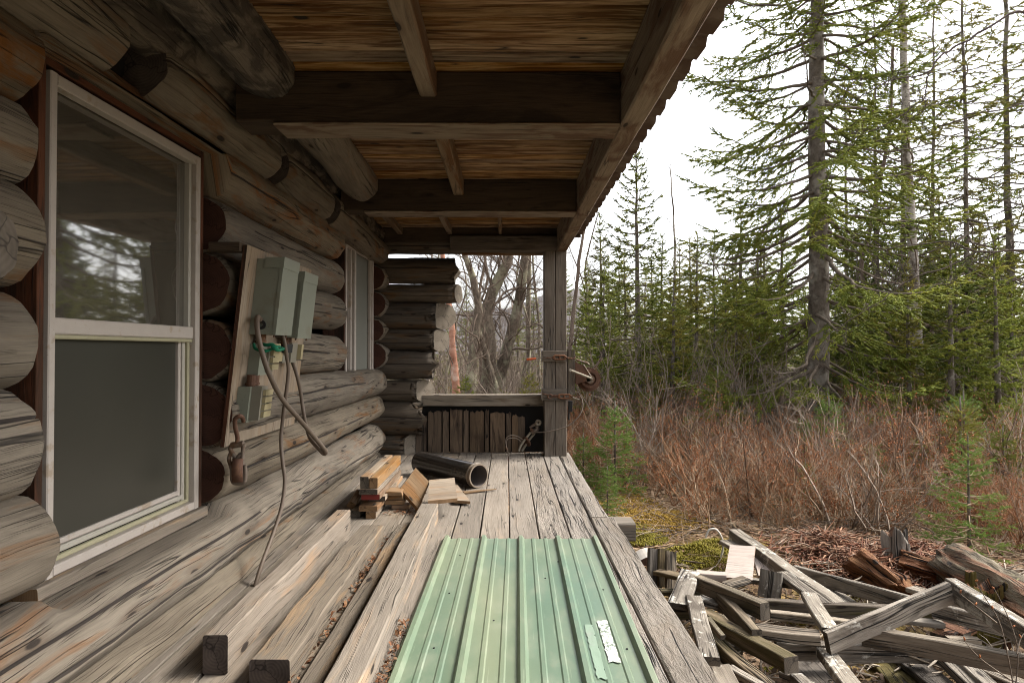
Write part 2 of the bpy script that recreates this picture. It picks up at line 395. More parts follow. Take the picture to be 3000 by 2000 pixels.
M['pile_lichen'] = wood('pile_lichen', (.40, .35, .28), (.12, .098, .078), (.08, .062, .045), .22, .6, bump=1.1, lichen=(.62, .58, .50), lichen_amt=.55, vary=.2)
M['pile_pale'] = wood('pile_pale', (.56, .48, .42), (.38, .31, .265), None, 0, .3, bump=.4, vary=.15)
M['moss_wood'] = wood('mossy_plank', (.22, .15, .06), (.09, .06, .028), (.12, .095, .02), .5, .4, bump=1.0, lichen=(.20, .145, .03), lichen_amt=.4)
M['rotten'] = wood('rotten_wood', (.30, .14, .07), (.12, .05, .028), (.40, .22, .12), .25, .9, bump=1.4, fiber=14, splint=2.0)
M['bark_log'] = wood('silvered_rotten_log', (.32, .26, .17), (.11, .085, .055), (.24, .10, .045), .35, .9, bump=1.6, fiber=14, lichen=(.45, .44, .22), lichen_amt=.2, splint=1.5)
M['ply'] = wood('plywood', (.42, .345, .26), (.27, .21, .155), (.34, .25, .17), .3, .2, bump=.3, fiber=7, knots=.4)
M['buck'] = wood('window_buck', (.065, .032, .017), (.028, .014, .008), (.14, .055, .03), .35, .3, bump=.4)
M['trim'] = plain('window_trim_paint', (.44, .385, .335), .55, var=.1, scale=22, dirt=(.34, .27, .2), dirt_amt=.15)
M['sash'] = plain('sash_vinyl', (.40, .37, .31), .5, var=.08, dirt=(.33, .30, .24), dirt_amt=.15)
M['tan_sash'] = plain('tan_track', (.36, .33, .21), .5, var=.1)
M['screen'] = plain('insect_screen', (.042, .040, .031), .28, var=.22, scale=2.2, spec=.45, bump=.02)
M['box_paint'] = plain('grey_green_enamel', (.225, .235, .185), .45, var=.05, scale=8, dirt=(.20, .19, .14), dirt_amt=.1, bump=.03)
M['grey_plastic'] = plain('grey_plastic', (.21, .19, .145), .6, var=.08)
M['bus'] = plain('tan_terminal', (.38, .32, .18), .5, var=.1)
M['cable'] = plain('brown_grey_cable', (.14, .10, .07), .6, var=.2, scale=30)
M['green'] = plain('green_twine', (.0, .16, .075), .8, var=.3, scale=60)
M['rust'] = plain('rusty_iron', (.12, .058, .034), .75, .25, var=.35, scale=30, dirt=(.20, .10, .05), dirt_amt=.3, bump=.3)
M['rust_orange'] = plain('orange_rust_iron', (.20, .085, .038), .8, .1, var=.35, scale=40, bump=.3)
M['iron'] = plain('worn_iron', (.20, .155, .12), .55, .45, var=.3, scale=30, dirt=(.16, .09, .05), dirt_amt=.4)
M['steel_pale'] = plain('pale_worn_metal', (.38, .33, .25), .55, .2, var=.25, scale=20, dirt=(.2, .15, .1), dirt_amt=.3)
M['orange'] = plain('orange_grip', (.65, .11, .02), .5)
M['wire'] = plain('grey_wire_rope', (.22, .17, .13), .6, .3)
M['rubber'] = plain('black_rubber', (.015, .014, .013), .8)
M['pipe'] = plain('black_pipe', (.020, .017, .015), .22, var=.3, scale=9, spec=.6, dirt=(.05, .038, .028), dirt_amt=.35, bump=.02)
M['pipe_rim'] = plain('pipe_rim', (.23, .18, .13), .5, var=.2)
M['pipe_in'] = plain('pipe_inside', (.16, .135, .12), .6, var=.2)
M['roof_metal'] = plain('roof_metal', (.16, .12, .09), .6, .3, var=.25, scale=6, dirt=(.10, .06, .04), dirt_amt=.5)
M['red_end'] = plain('red_painted_end', (.20, .022, .014), .7, var=.3)
M['white_tube'] = plain('white_hose', (.62, .58, .5), .5, var=.1)
M['bark_white'] = plain('pale_birch_bark', (.55, .50, .44), .8, var=.25, scale=20)
def glass_mat():
    m, t, b = new_mat('window_glass'); g = G(t); v = g.n('ShaderNodeTexCoord').outputs['Object']
    d = g.noise(v, 3.2, 6, .65); st = g.noise(g.scale(v, (1, 9, 1.2)), 2.2, 4)
    col = g.mix(g.ramp(g.math('ADD', g.math('MULTIPLY', d, .6), g.math('MULTIPLY', st, .4)), [(.35, 0.0), (.7, 1.0)]), (.050, .044, .034), (.085, .075, .058))
    g.l(col, b.inputs['Base Color']); b.inputs['Roughness'].default_value = .035; b.inputs['IOR'].default_value = 3.0
    return m
M['glass'] = glass_mat()
def green_mat():
    m, t, b = new_mat('green_painted_steel'); g = G(t); v = g.n('ShaderNodeTexCoord').outputs['UV']
    fade = g.noise(g.scale(v, (.3, 1.5, 1)), 1.3, 4, .55)
    col = g.mix(g.ramp(fade, [(.36, 0.0), (.66, 1.0)]), (.078, .125, .084), (.158, .178, .108))
    dust = g.noise(g.scale(v, (1.2, 2.2, 1)), 4.5, 7, .68)
    col = g.mix(g.math('MULTIPLY', g.ramp(dust, [(.48, 0.0), (.7, 1.0)]), .35), col, (.24, .24, .175))
    sp = g.noise(v, 55, 3, .6); col = g.mix(g.math('MULTIPLY', g.ramp(sp, [(.69, 0.0), (.73, 1.0)]), .7), col, (.20, .14, .09))
    scr = g.noise(g.scale(v, (1.0, 40, 1)), 3, 3); col = g.mix(g.math('MULTIPLY', g.ramp(scr, [(.66, 0.0), (.70, 1.0)]), .25), col, (.33, .36, .27))
    g.l(col, b.inputs['Base Color'])
    g.l(g.ramp(dust, [(.3, .33), (.7, .55)]), b.inputs['Roughness']); b.inputs['Specular IOR Level'].default_value = .5
    bp = g.n('ShaderNodeBump'); bp.inputs['Strength'].default_value = .12; bp.inputs['Distance'].default_value = .004
    g.l(g.noise(g.scale(v, (2, 6, 1)), 2, 2), bp.inputs['Height']); g.l(bp.outputs[0], b.inputs['Normal'])
    return m
M['green_metal'] = green_mat()
def label_mat():
    m, t, b = new_mat('weathered_sticker'); g = G(t); v = g.n('ShaderNodeTexCoord').outputs['UV']
    n1 = g.noise(g.scale(v, (1, 1.6, 1)), 48, 2, .6); reg = g.noise(v, 9, 2)
    k = g.math('MULTIPLY', g.ramp(n1, [(.50, 0.0), (.54, 1.0)]), g.ramp(reg, [(.40, 0.0), (.5, 1.0)]))
    g.l(g.mix(k, (.47, .475, .43), (.12, .15, .11)), b.inputs['Base Color']); b.inputs['Roughness'].default_value = .45; return m
M['label'] = label_mat()
M['film'] = plain('silver_film', (.245, .29, .235), .45, 0, var=.3, scale=10, dirt=(.22, .30, .22), dirt_amt=.6)

M['groove'] = plain('crack_wood', (.035, .026, .02), .95)
# ------------------------------------------------------------------ the log cabin
cabin = thing('log_cabin', 'weathered log cabin wall with stacked round logs, two windows and flared corner logs', 'cabin', (-1.6, 4, 0))
def R(z): return z + CZ
def wx(y): return -1.62+.03*y                      # plane of the window trims
def wlog(y0, y1, x0, x1, z0, z1, r0, r1, seed, mat='log', e0=.02, e1=.02, cap='end_grey', cracks=None, clip=None, lump=.012, knots=7, label=None):
    mb = MB()
    if cracks is None:
        rr = random.Random(seed*3)
        cracks = [(rr.uniform(-.1, .5), rr.uniform(.03, .045), rr.uniform(-.2, .2), rr.uniform(.7, 1.1))]
    log_mb(mb, (x0, y0, R(z0)), (x1, y1, R(z1)), r0, r1, seed, cracks=cracks, e0=e0, e1=e1, clip=clip, lump=lump, knots=knots)
    o = mb.build('log', [M[mat], M[cap], M['groove']], cabin, True)
    return o
FAR = 7.0
# logs right of the big window (its cut ends are stained dark red), rows from the sill upwards
def off(y, d): return wx(y)+d
Y1 = 3.215
rows = [  # z near, z far, r, protrusion of the centre, far end, mat, seed
    (.655, .61, .150, -.055, 5.40, 'log', 11), (.345, .32, .165, -.045, 5.40, 'log', 12),
    (.0, -.035, .160, -.03, 5.40, 'log', 13), (-.335, -.335, .172, -.04, FAR, 'log', 14), (-.645, -.63, .150, -.045, FAR, 'log', 15)]
for (z0, z1, r, pr, ye, mt, sd_) in rows:
    wlog(Y1+.05, ye, off(Y1, pr), off(ye, pr), z0, z1, r, r*(.92 if ye < 6 else .86), sd_, mt, e0=.02, e1=.03, cap='end_red')
# short logs between the small window and the corner
for (z, r, sd_) in ((.785, .135, 21), (.50, .140, 22), (.215, .125, 23), (-.06, .145, 24)):
    wlog(6.86, 7.12, off(6.8, -.02), off(7.1, -.03), z, z, r, r*.95, sd_, 'log', e0=.02, e1=.02, cap='end_red', knots=1)
# logs left of the big window
for (z, r, pr, ye, sd_, mt) in ((.945, .150, -.07, 2.06, 31, 'log_warm'), (.66, .155, -.06, 2.035, 32, 'log'), (.355, .172, -.02, 1.98, 33, 'log'),
                        (.025, .160, -.06, 2.02, 34, 'log'), (-.30, .180, -.005, 1.95, 35, 'log'), (-.62, .160, -.02, 2.06, 36, 'log')):
    wlog(-4.6, ye, off(-4.6, pr), off(ye, pr), z, z, r, r*.97, sd_, mt, e1=.02, knots=5)
# lintel row: one log over both windows, notched to sit on the big window's head
def clip_top(p):
    if 2.0 < p.y < 3.28 and p.z < R(.995): p = Vector((p.x, p.y, R(.995)))
    return p
wlog(2.02, 5.34, off(2.0, -.045), off(5.34, -.045), .965, .885, .135, .155, 41, 'log_warm', clip=clip_top, e1=.03)
wlog(-4.6, 2.02, off(-4.6, -.16), off(2.0, -.12), 1.0, .985, .11, .11, 42, 'log_warm')
# row of logs with dark notches
segs = [(-4.6, 2.34), (2.56, 3.78), (3.90, 4.82), (4.93, FAR)]
mz = lambda y: 1.20-.020*y
for i, (a, b_) in enumerate(segs):
    wlog(a, b_, off(a, .045), off(b_, -.005 if b_ > 6 else .045), mz(a), mz(b_), .140, .135 if b_ < 6 else .125, 51+i, 'log', e0=.025, e1=.02 if b_ < 6 else .05, cap='end_dark')
for i, (a, b_) in enumerate(((2.30, 2.60), (3.74, 3.94), (4.79, 4.97))):
    mb = MB(); log_mb(mb, (off(a, -.09), a, R(mz(a))), (off(b_, -.09), b_, R(mz(b_))), .10, .10, 61+i, cracks=(), knots=0, n=18)
    mb.build('joist_pocket', [M['near_black']]*3, cabin, True)
wlog(-4.6, FAR-.05, -1.40, -1.47, 1.43, 1.265, .150, .130, 71, 'log_bark', lump=.022, knots=16, e1=.04)
wlog(-4.6, 3.03, -1.135, -1.135, 1.345, 1.335, .145, .140, 72, 'log_bark', e1=.09, lump=.014)
wlog(3.26, 4.965, -1.135, -1.13, 1.335, 1.30, .135, .140, 73, 'log', e1=.12, lump=.014)
# logs under the windows
def clip_sill(p):
    lim = R(-.835) if p.y > 2.05 else R(-.785)
    if p.y < 3.24 and p.z > lim: p = Vector((p.x, p.y, lim))
    return p
wlog(-4.6, FAR, -1.49, -1.50, -.90, -.965, .163, .160, 81, 'log', cracks=((.45, .045, -.1, .75), (-.25, .03, .3, 1.1)), clip=clip_sill, e1=.04, knots=9, lump=.016)
wlog(-4.6, FAR, -1.40, -1.50, -1.235, -1.245, .228, .162, 82, 'log', cracks=((.62, .045, -.1, .8),), e1=.04, knots=9, lump=.018)
# end of a cross log poking out close by at the left
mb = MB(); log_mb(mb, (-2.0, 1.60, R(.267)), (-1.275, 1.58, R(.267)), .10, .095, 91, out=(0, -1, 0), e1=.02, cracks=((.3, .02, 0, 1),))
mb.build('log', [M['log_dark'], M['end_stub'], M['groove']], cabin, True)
# dark lining behind the logs (chinking is gone; nothing shows through)
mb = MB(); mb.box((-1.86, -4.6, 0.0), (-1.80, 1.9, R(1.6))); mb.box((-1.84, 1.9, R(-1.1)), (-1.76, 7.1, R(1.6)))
mb.build('wall_lining', [M['near_black'], M['near_black']], cabin)

# cross-wall logs that flare out onto the porch
SY = 7.11
stub = [  # z top, z bottom, tip x, kind (f: oblique face, p: pointed, s: square), slope
    (1.29, 1.075, -.49, 's', .45), (1.03, .740, -.52, 'p', .75), (.735, .53, -.54, 's', .35), (.53, .235, -.72, 'f', .95), (.235, -.005, -.74, 'f', .75),
    (-.005, -.325, -.76, 'p', 1.15), (-.33, -.565, -.93, 'f', .9), (-.57, -.935, -.86, 'p', .95), (-.94, -1.19, -1.06, 'f', .65)]
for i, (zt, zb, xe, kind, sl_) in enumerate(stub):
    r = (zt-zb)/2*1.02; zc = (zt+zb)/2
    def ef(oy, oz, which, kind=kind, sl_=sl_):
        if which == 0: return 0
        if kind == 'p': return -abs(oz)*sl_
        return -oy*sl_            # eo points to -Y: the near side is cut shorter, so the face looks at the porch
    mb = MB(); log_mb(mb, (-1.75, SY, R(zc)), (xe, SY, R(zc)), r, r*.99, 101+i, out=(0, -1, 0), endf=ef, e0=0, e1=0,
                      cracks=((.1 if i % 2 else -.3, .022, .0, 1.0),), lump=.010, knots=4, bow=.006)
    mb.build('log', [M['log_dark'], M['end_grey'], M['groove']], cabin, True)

# unseen log cross wall added behind the viewer to darken the porch
zt = 1.32; i = 0
while zt > -1.15:
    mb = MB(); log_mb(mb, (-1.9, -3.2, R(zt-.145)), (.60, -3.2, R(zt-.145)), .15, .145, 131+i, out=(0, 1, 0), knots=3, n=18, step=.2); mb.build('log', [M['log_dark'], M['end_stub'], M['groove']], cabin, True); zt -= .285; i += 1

# ------------------------------------------------------------------ windows
def window_big():
    y0, y1, z0, z1 = 2.165, 3.165, R(-.775), R(.955)
    xo = wx(2.66)+.0; dx = .03
    X = lambda y, d=0: wx(y)+d
    bk = MB()        # plywood buck round the opening
    for (ya, yb) in ((y0-.045, y0-.012), (y1+.012, y1+.04)):
        bk.box((X(ya)-.22, ya, z0-.03), (X(ya)-.004, yb, z1+.045), axis=2)
    bk.board((X(y0)-.112, y0-.045, z1+.03), (X(y1)-.112, y1+.04, z1+.03), .215, .03)
    win = bk.build('window', [M['buck'], M['buck']], cabin)
    sl = MB(); sl.board((X(y0)-.09, y0-.07, z0-.026), (X(y1)-.09, y1+.04, z0-.026), .235, .046, seg=6, wear=.02)
    sl.build('sill', [M['timber'], M['end_tan']], win)
    tr = MB(); T = .042
    for a, b_, wd in ((( y0+T*.4, z0), (y0+T*.4, z1), T*.8), ((y1-T*.5, z0), (y1-T*.5, z1), T)):
        tr.board((X(a[0], -.02), a[0], a[1]), (X(b_[0], -.02), b_[0], b_[1]), wd, .045, up=(1, 0, 0))
    for zz, wd in ((z1-T/2, T), (z0+.018, .036)):
        tr.board((X(y0+T*.8, -.02), y0+T*.8, zz), (X(y1-T, -.02), y1-T, zz), wd, .045, up=(1, 0, 0))
    tr.build('frame', [M['trim']]*2, win)
    zm = R(.085)
    ra = MB(); ra.board((X(y0+.035, -.03), y0+.035, zm), (X(y1-.042, -.03), y1-.042, zm), .058, .04, up=(1, 0, 0))
    ra.board((X(y0+.035, -.028), y0+.035, zm-.038), (X(y1-.042, -.028), y1-.042, zm-.038), .016, .03, up=(1, 0, 0), m=1)
    ra.build('meeting_rail', [M['trim'], M['tan_sash']], win)
    def quad(name, ya, yb, za, zb, d, mat, th=.006):
        q = MB(); q.board((X(ya, d), ya, (za+zb)/2), (X(yb, d), yb, (za+zb)/2), zb-za, th, up=(1, 0, 0), ch=.001); return q.build(name, [mat, mat], win)
    quad('glass_pane', y0+.03, y1-.06, zm+.02, z1-.03, -.05, M['glass'])
    quad('insect_screen', y0+.03, y1-.12, z0+.085, zm-.045, -.056, M['screen'])
    us = MB()
    us.board((X(y1-.052, -.036), y1-.052, zm+.03), (X(y1-.052, -.036), y1-.052, z1-.04), .02, .03, up=(1, 0, 0))
    us.build('upper_sash', [M['sash']]*2, win)
    ls = MB()
    for k, (o_, d_, mm, ww) in enumerate(((.052, -.034, 1, .018), (.075, -.045, 0, .022), (.100, -.052, 2, .022))):
        ls.board((X(y1-o_, d_), y1-o_, z0+.04), (X(y1-o_, d_), y1-o_, zm-.045), ww, .02, up=(1, 0, 0), m=mm, cap_m=mm)
        ls.board((X(y0+.035, d_), y0+.035, z0+.045+k*.024), (X(y1-o_, d_), y1-o_, z0+.045+k*.024), ww, .02, up=(1, 0, 0), m=mm, cap_m=mm)
    ls.build('lower_sash', [M['sash'], M['tan_sash'], M['trim']], win)
    bk2 = MB(); bk2.board((X(y0, -.085), y0, (z0+z1)/2), (X(y1, -.085), y1, (z0+z1)/2), z1-z0, .01, up=(1, 0, 0)); bk2.build('dark_room', [M['near_black']]*2, win)
window_big()
def window_small():
    y0, y1, z0, z1 = 5.727, 6.76, R(-.25), R(.985); X = lambda y, d=0: wx(y)+d
    bk = MB()
    for (ya, yb) in ((y0-.03, y0-.003), (y1+.003, y1+.03)): bk.box((X(ya)-.2, ya, z0-.03), (X(ya)-.004, yb, z1+.03), axis=2)
    bk.board((X(y0)-.1, y0-.03, z1+.018), (X(y1)-.1, y1+.03, z1+.018), .2, .03)
    win = bk.build('window', [M['buck']]*2, cabin)
    s_ = MB(); s_.board((X(y0)-.08, y0-.04, z0-.025), (X(y1)-.08, y1+.03, z0-.025), .2, .04, wear=.02, seg=4); s_.build('sill', [M['rail'], M['end_tan']], win)
    tr = MB(); T = .04
    for yy in (y0+T/2, y1-T/2): tr.board((X(yy, -.02), yy, z0), (X(yy, -.02), yy, z1), T, .045, up=(1, 0, 0))
    for zz in (z0+T/2, z1-T/2): tr.board((X(y0+T, -.02), y0+T, zz), (X(y1-T, -.02), y1-T, zz), T, .045, up=(1, 0, 0))
    tr.build('frame', [M['trim']]*2, win)
    ym = 6.06
    mu = MB()
    for yy, ww, d in ((ym, .06, -.02), (ym-.09, .03, -.035), (y0+.065, .025, -.035), (ym+.05, .02, -.03), (y1-.055, .025, -.03)):
        mu.board((X(yy, d), yy, z0+.04), (X(yy, d), yy, z1-.04), ww, .035, up=(1, 0, 0))
    mu.build('mullion', [M['trim']]*2, win)
    for nm, ya, yb, mt in (('glass_pane', y0+.04, ym-.02, 'glass'), ('insect_screen', ym+.02, y1-.04, 'screen2')):
        q = MB(); q.board((X(ya, -.052), ya, (z0+z1)/2), (X(yb, -.052), yb, (z0+z1)/2), z1-z0-.07, .006, up=(1, 0, 0)); q.build(nm, [M[mt]]*2, win)
    q = MB(); q.board((X(y0, -.09), y0, (z0+z1)/2), (X(y1, -.09), y1, (z0+z1)/2), z1-z0, .01, up=(1, 0, 0)); q.build('dark_room', [M['near_black']]*2, win)
M['screen2'] = plain('pale_screen', (.20, .20, .17), .6, var=.1, scale=5)
window_small()

# ------------------------------------------------------------------ porch roof
roof = thing('porch_roof', 'open porch roof of orange brown boards on dark cross beams with rusty metal edge', 'roof', (-.3, 4, R(1.35)))
ZC = R(1.345)
cb = MB(); cb.board((-1.75, 0, 0), (.66, 0, 0), .0915, .022, ch=.010)
cb_me = cb.mesh('ceiling_board', (-.5, 0, 0))
y = -4.6; k = 0
while y < 7.25:
    o = link('ceiling_board', cb_me, [M['ceil'], M['end_tan']] if k == 0 else [], roof)
    o.location = Vector((-.5, y, ZC+.011+random.uniform(-.003, .003)))-roof.location; y += .1002; k += 1
def beam(name, p0, p1, w_, h_, mat, seed, up=(0, 0, 1), seg=10, wear=.012, cap='end_grey', parent=None):
    mb = MB(); mb.board(p0, p1, w_, h_, up, seg=seg, ch=.008, warp=.004, seed=seed, wear=wear); return mb.build(name, [M[mat], M[cap]], parent or roof)
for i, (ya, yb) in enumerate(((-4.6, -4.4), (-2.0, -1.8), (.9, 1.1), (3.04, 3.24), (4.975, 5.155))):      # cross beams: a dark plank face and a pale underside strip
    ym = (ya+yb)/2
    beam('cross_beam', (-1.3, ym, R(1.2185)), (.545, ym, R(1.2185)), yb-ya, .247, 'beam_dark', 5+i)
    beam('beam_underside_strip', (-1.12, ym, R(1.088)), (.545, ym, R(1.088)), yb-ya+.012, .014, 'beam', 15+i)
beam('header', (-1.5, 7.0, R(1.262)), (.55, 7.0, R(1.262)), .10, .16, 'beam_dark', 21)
beam('header', (-.62, 6.98, R(1.166)), (.55, 6.98, R(1.166)), .16, .165, 'post', 22)
beam('header_trim', (-.50, 7.09, R(1.075)), (.42, 7.09, R(1.075)), .06, .03, 'rafter', 23)
beam('eave_beam', (.603, -4.6, R(1.212)), (.603, 7.14, R(1.212)), .108, .262, 'beam', 24, seg=40)
beam('eave_board', (.678, -4.6, R(1.255)), (.678, 7.16, R(1.255)), .035, .20, 'rafter', 25, seg=20)
beam('eave_board', (.735, -4.6, R(1.318)), (.735, 7.16, R(1.318)), .07, .045, 'beam_dark', 26, seg=20)
pz = R(1.279)
for (a, b_) in ((-4.4, -2.0), (-1.8, .9), (1.1, 3.04), (3.24, 4.975)):
    beam('purlin', (-.378, a, pz), (-.378, b_, pz), .082, .125, 'rafter', 31+int(a*3))
for x_, w_ in ((-1.17, .06), (-.625, .055), (-.07, .038)):
    beam('purlin', (x_, 5.155, R(1.305)), (x_, 6.95, R(1.305)), w_, .075, 'rafter', 41+int(x_*10))
# corrugated metal roofing
mb = MB(); prof = []
yy = -4.6
while yy < 7.3:
    prof += [(yy, 0), (yy+.12, 0), (yy+.145, .028), (yy+.20, .028)]; yy += .229
n0 = len(mb.v)
edge = [(.86, R(1.315)), (.45, R(1.375)), (-2.2, R(1.80))]
for (x_, z_) in edge:
    for (py, pz_) in prof: mb.add((x_+random.uniform(-.004, .004), py, z_+pz_))
for k in range(len(edge)-1):
    for i in range(len(prof)-1):
        a = n0+k*len(prof)+i; mb.face([a, a+1, a+1+len(prof), a+len(prof)], [(0, 0)]*4)
ro = mb.build('metal_sheet', M['roof_metal'], roof)
ro.modifiers.new('thickness', 'SOLIDIFY').thickness = .004
beam('end_fascia', (-1.9, 7.21, R(1.36)), (.84, 7.21, R(1.36)), .03, .16, 'beam_dark', 51)

# ------------------------------------------------------------------ post and railing
post = thing('porch_post', 'thick grey split timber post holding up the far porch corner', 'post', (.53, 7.03, 0))
PX0, PX1, PY0, PY1 = .409, .653, 6.905, 7.15
mb = MB(); mb.board((.468, 7.03, 0), (.468, 7.03, R(1.083)), .118, .245, up=(0, -1, 0), seg=16, ch=.006, warp=.004, seed=3, wear=.01)
mb.build('post_half', [M['post'], M['end_grey']], post)
mb = MB(); mb.board((.592, 7.034, 0), (.592, 7.034, R(1.083)), .122, .238, up=(0, -1, 0), seg=16, ch=.006, warp=.004, seed=8, wear=.01)
mb.build('post_half', [M['post'], M['end_grey']], post)
for z_, h_ in ((R(-.065), .118), (R(-.478), .128)):
    mb = MB(); mb.board((.395, 6.889, z_), (.655, 6.889, z_), .03, h_, wear=.03, seg=4); mb.build('clamp_board', [M['post'], M['end_grey']], post)
    mb = MB(); mb.board((.394, 6.88, z_), (.394, 7.03, z_), .026, h_, wear=.03, seg=3); mb.build('clamp_board', [M['rail'], M['end_grey']], post)
railing = thing('porch_railing', 'low boarded end railing with pale top rail beside the thick post', 'railing', (0, 7.16, 0))
mb = MB(); mb.board((-1.05, 7.17, .633), (.41, 7.17, .633), .16, .04, seg=12, wear=.02); mb.build('top_rail', [M['deck'], M['end_grey']], railing)
mb = MB(); mb.board((-1.05, 7.11, .570), (.408, 7.11, .570), .04, .084, seg=6, wear=.01); mb.build('under_rail', [M['rail'], M['end_grey']], railing)
mb = MB(); mb.box((-4.6, 7.215, 0), (.42, 7.235, .61)); mb.build('backing_board', [M['near_black']]*2, railing)
bx = [(-1.03, -.93, .40), (-.915, -.73, .44), (-.715, -.655, .50), (-.645, -.46, .505), (-.445, -.39, .46), (-.38, -.235, .455), (-.222, -.175, .42), (-.16, -.04, .41), (-.03, .06, .385), (.06, .115, .36)]
bx = [(-1.02, -.90, .42), (-.885, -.735, .455), (-.72, -.65, .465), (-.635, -.50, .48), (-.485, -.43, .47), (-.415, -.255, .455), (-.245, -.20, .47), (-.185, -.02, .45), (-.005, .05, .44), (.06, .125, .415), (.13, .205, .40)]
for i, (xa, xb, zt) in enumerate(bx):
    mb = MB(); n = 6; yf, yb_ = 7.155-(.012 if i % 2 else 0), 7.18
    top = [zt+.028*noise.noise(Vector((xa*9+j*1.7, i*3.3, 0)))+.012*noise.noise(Vector((j*4.1, i, 2))) for j in range(n+1)]
    rings = []; xs = [xa+(xb-xa)*j/n for j in range(n+1)]
    for j in range(n):
        a = [mb.add((xs[j], yf, 0.004)), mb.add((xs[j+1], yf, 0.004)), mb.add((xs[j+1], yf, top[j+1])), mb.add((xs[j], yf, top[j]))]
        mb.face(a, [(0, xs[j]), (0, xs[j+1]), (top[j+1], xs[j+1]), (top[j], xs[j])])
        c = [mb.add((xs[j], yb_, top[j])), mb.add((xs[j+1], yb_, top[j+1]))]; mb.face([a[3], a[2], c[1], c[0]], [(0, 0)]*4)
    for xx, tt in ((xa, top[0]), (xb, top[-1])):
        a = [mb.add((xx, yf, .004)), mb.add((xx, yb_, .004)), mb.add((xx, yb_, tt)), mb.add((xx, yf, tt))]; mb.face(a, [(0, 0), (0, .02), (tt, .02), (tt, 0)])
    mb.build('skirt_board', [M['skirt'] if i % 3 else M['skirt'], M['skirt']], railing)

# ------------------------------------------------------------------ deck
deck = thing('deck', None, None, (0, 3.2, -.02)); deck['kind'] = 'structure'
seams = [-.527-.185*k for k in range(7, 0, -1)]+[-.527, -.343, -.169, .016, .201, .397, .568]
for i in range(len(seams)-1):
    xa, xb = seams[i]+.004, seams[i+1]-.004; rough = i >= len(seams)-3
    parts_ = [(-4.6, 7.2)]
    if i == len(seams)-2: parts_ = [(-4.6, 2.9), (2.906, 7.2)]
    if i == 8: parts_ = [(-4.6, 1.2), (1.206, 7.2)]
    for (ya, yb) in parts_:
        mb = MB(); mb.board(((xa+xb)/2, ya, -.019+random.uniform(-.003, .002)), ((xa+xb)/2, yb, -.019+random.uniform(-.003, .002)), xb-xa, .038, seg=40 if rough else 14, ch=.004, warp=.002, seed=i*3.1, wear=.02 if rough else .004)
        mb.build('deck_plank', [M['deck_rough' if rough else 'deck'], M['end_grey']], deck)
for (ya, yb, xb) in ((-4.6, 4.385, .742), (4.39, 7.18, .700)):
    mb = MB(); mb.board(((.576+xb)/2, ya, -.045), ((.576+xb)/2, yb, -.045), xb-.576, .088, seg=60, ch=.008, warp=.004, seed=ya, wear=.05)
    mb.build('deck_plank', [M['deck_rough'], M['end_grey']], deck)
for yy, x1 in ((4.66, .925), (1.6, .66), (6.9, .66)):
    mb = MB(); mb.board((-1.6, yy, -.155), (x1, yy, -.155), .20, .13, seg=8, wear=.02, ch=.01); mb.build('deck_joist', [M['timber'], M['end_dark']], deck)
for xx in (-4.6, -.3, .62):
    for yy in (1.6, 4.66, 6.9):
        mb = MB(); mb.box((xx-.08, yy-.1, GZ-.1), (xx+.08, yy+.1, -.225)); mb.build('deck_pier', [M['pile_dark'], M['end_dark']], deck)
# ------------------------------------------------------------------ electrical board on the wall
eb = thing('electrical_board', 'plywood board leaning off the log wall with grey boxes and loose cables', 'electrical board', (-1.35, 3.7, 1.15))
# board plane: bottom against the logs, top standing off
def bp(y, z, d=0.0):        # z relative to the camera height
    t = (z+.50)/1.03
    return Vector((-1.43+.112*t+.012*(y-3.23)+d, y, R(z)))
mb = MB(); q = []
TH = .02
def slab(mb, y0, y1, z0, z1, d0, d1, m=0, uvrot=False, y0t=None, y1t=None):
    c = []
    for d in (d0, d1):
        for (yy, zz) in ((y0, z0), (y1, z0), (y1 if y1t is None else y1t, z1), (y0 if y0t is None else y0t, z1)): c.append(mb.add(bp(yy, zz, d)))
    u = lambda a, b: [(a*.0, 0)]
    w_, h_ = y1-y0, z1-z0
    mb.face([c[4], c[5], c[6], c[7]], [(0, 0), (w_, 0), (w_, h_), (0, h_)] if uvrot else [(0, 0), (0, w_), (h_, w_), (h_, 0)], m)
    mb.face([c[3], c[2], c[1], c[0]], [(0, 0)]*4, m)
    for (a, b) in ((0, 1), (1, 2), (2, 3), (3, 0)): mb.face([c[a], c[b], c[b+4], c[a+4]], [(0, 0), (.5, 0), (.5, .02), (0, .02)], 1 if m == 0 else m)
slab(mb, 3.23, 4.25, -.49, .535, -TH, 0)
mb.build('plywood_panel', [M['ply'], M['buck']], eb)
for (a, b_) in (((-1.50, 3.20, R(.50)), (-1.345, 3.28, R(.545))), ((-1.50, 3.9, R(.47)), (-1.34, 3.97, R(.51)))):
    mb = MB(); mb.box(a, b_); mb.build('spacer_block', [M['beam_dark'], M['end_dark']], eb)
def ebox(name, y0, y1, z0, z1, dp, lid=True):
    mb = MB(); slab(mb, y0, y1, z0, z1, .001, dp, 0); o = mb.build(name, [M['box_paint']]*2, eb)
    if lid:
        l = MB(); slab(l, y0-.004, y1+.004, z0-.004, z1+.006, dp+.0005, dp+.018); slab(l, y0-.006, y1+.006, z1-.05, z1+.008, dp*.35, dp+.021)
        lo = l.build('lid', [M['box_paint']]*2, o)
        for (yy, zz) in ((y0+.02, z0+.012), (y1-.03, z0+.012)):
            s_ = MB(); s_.tube([bp(yy, zz-.028, dp), bp(yy, zz, dp+.004)], .005, 6); s_.build('screw', [M['rust']]*2, o)
    return o
b1 = ebox('breaker_box', 3.37, 3.60, .085, .485, .125)
b2 = ebox('breaker_box', 3.74, 3.98, .075, .455, .115)
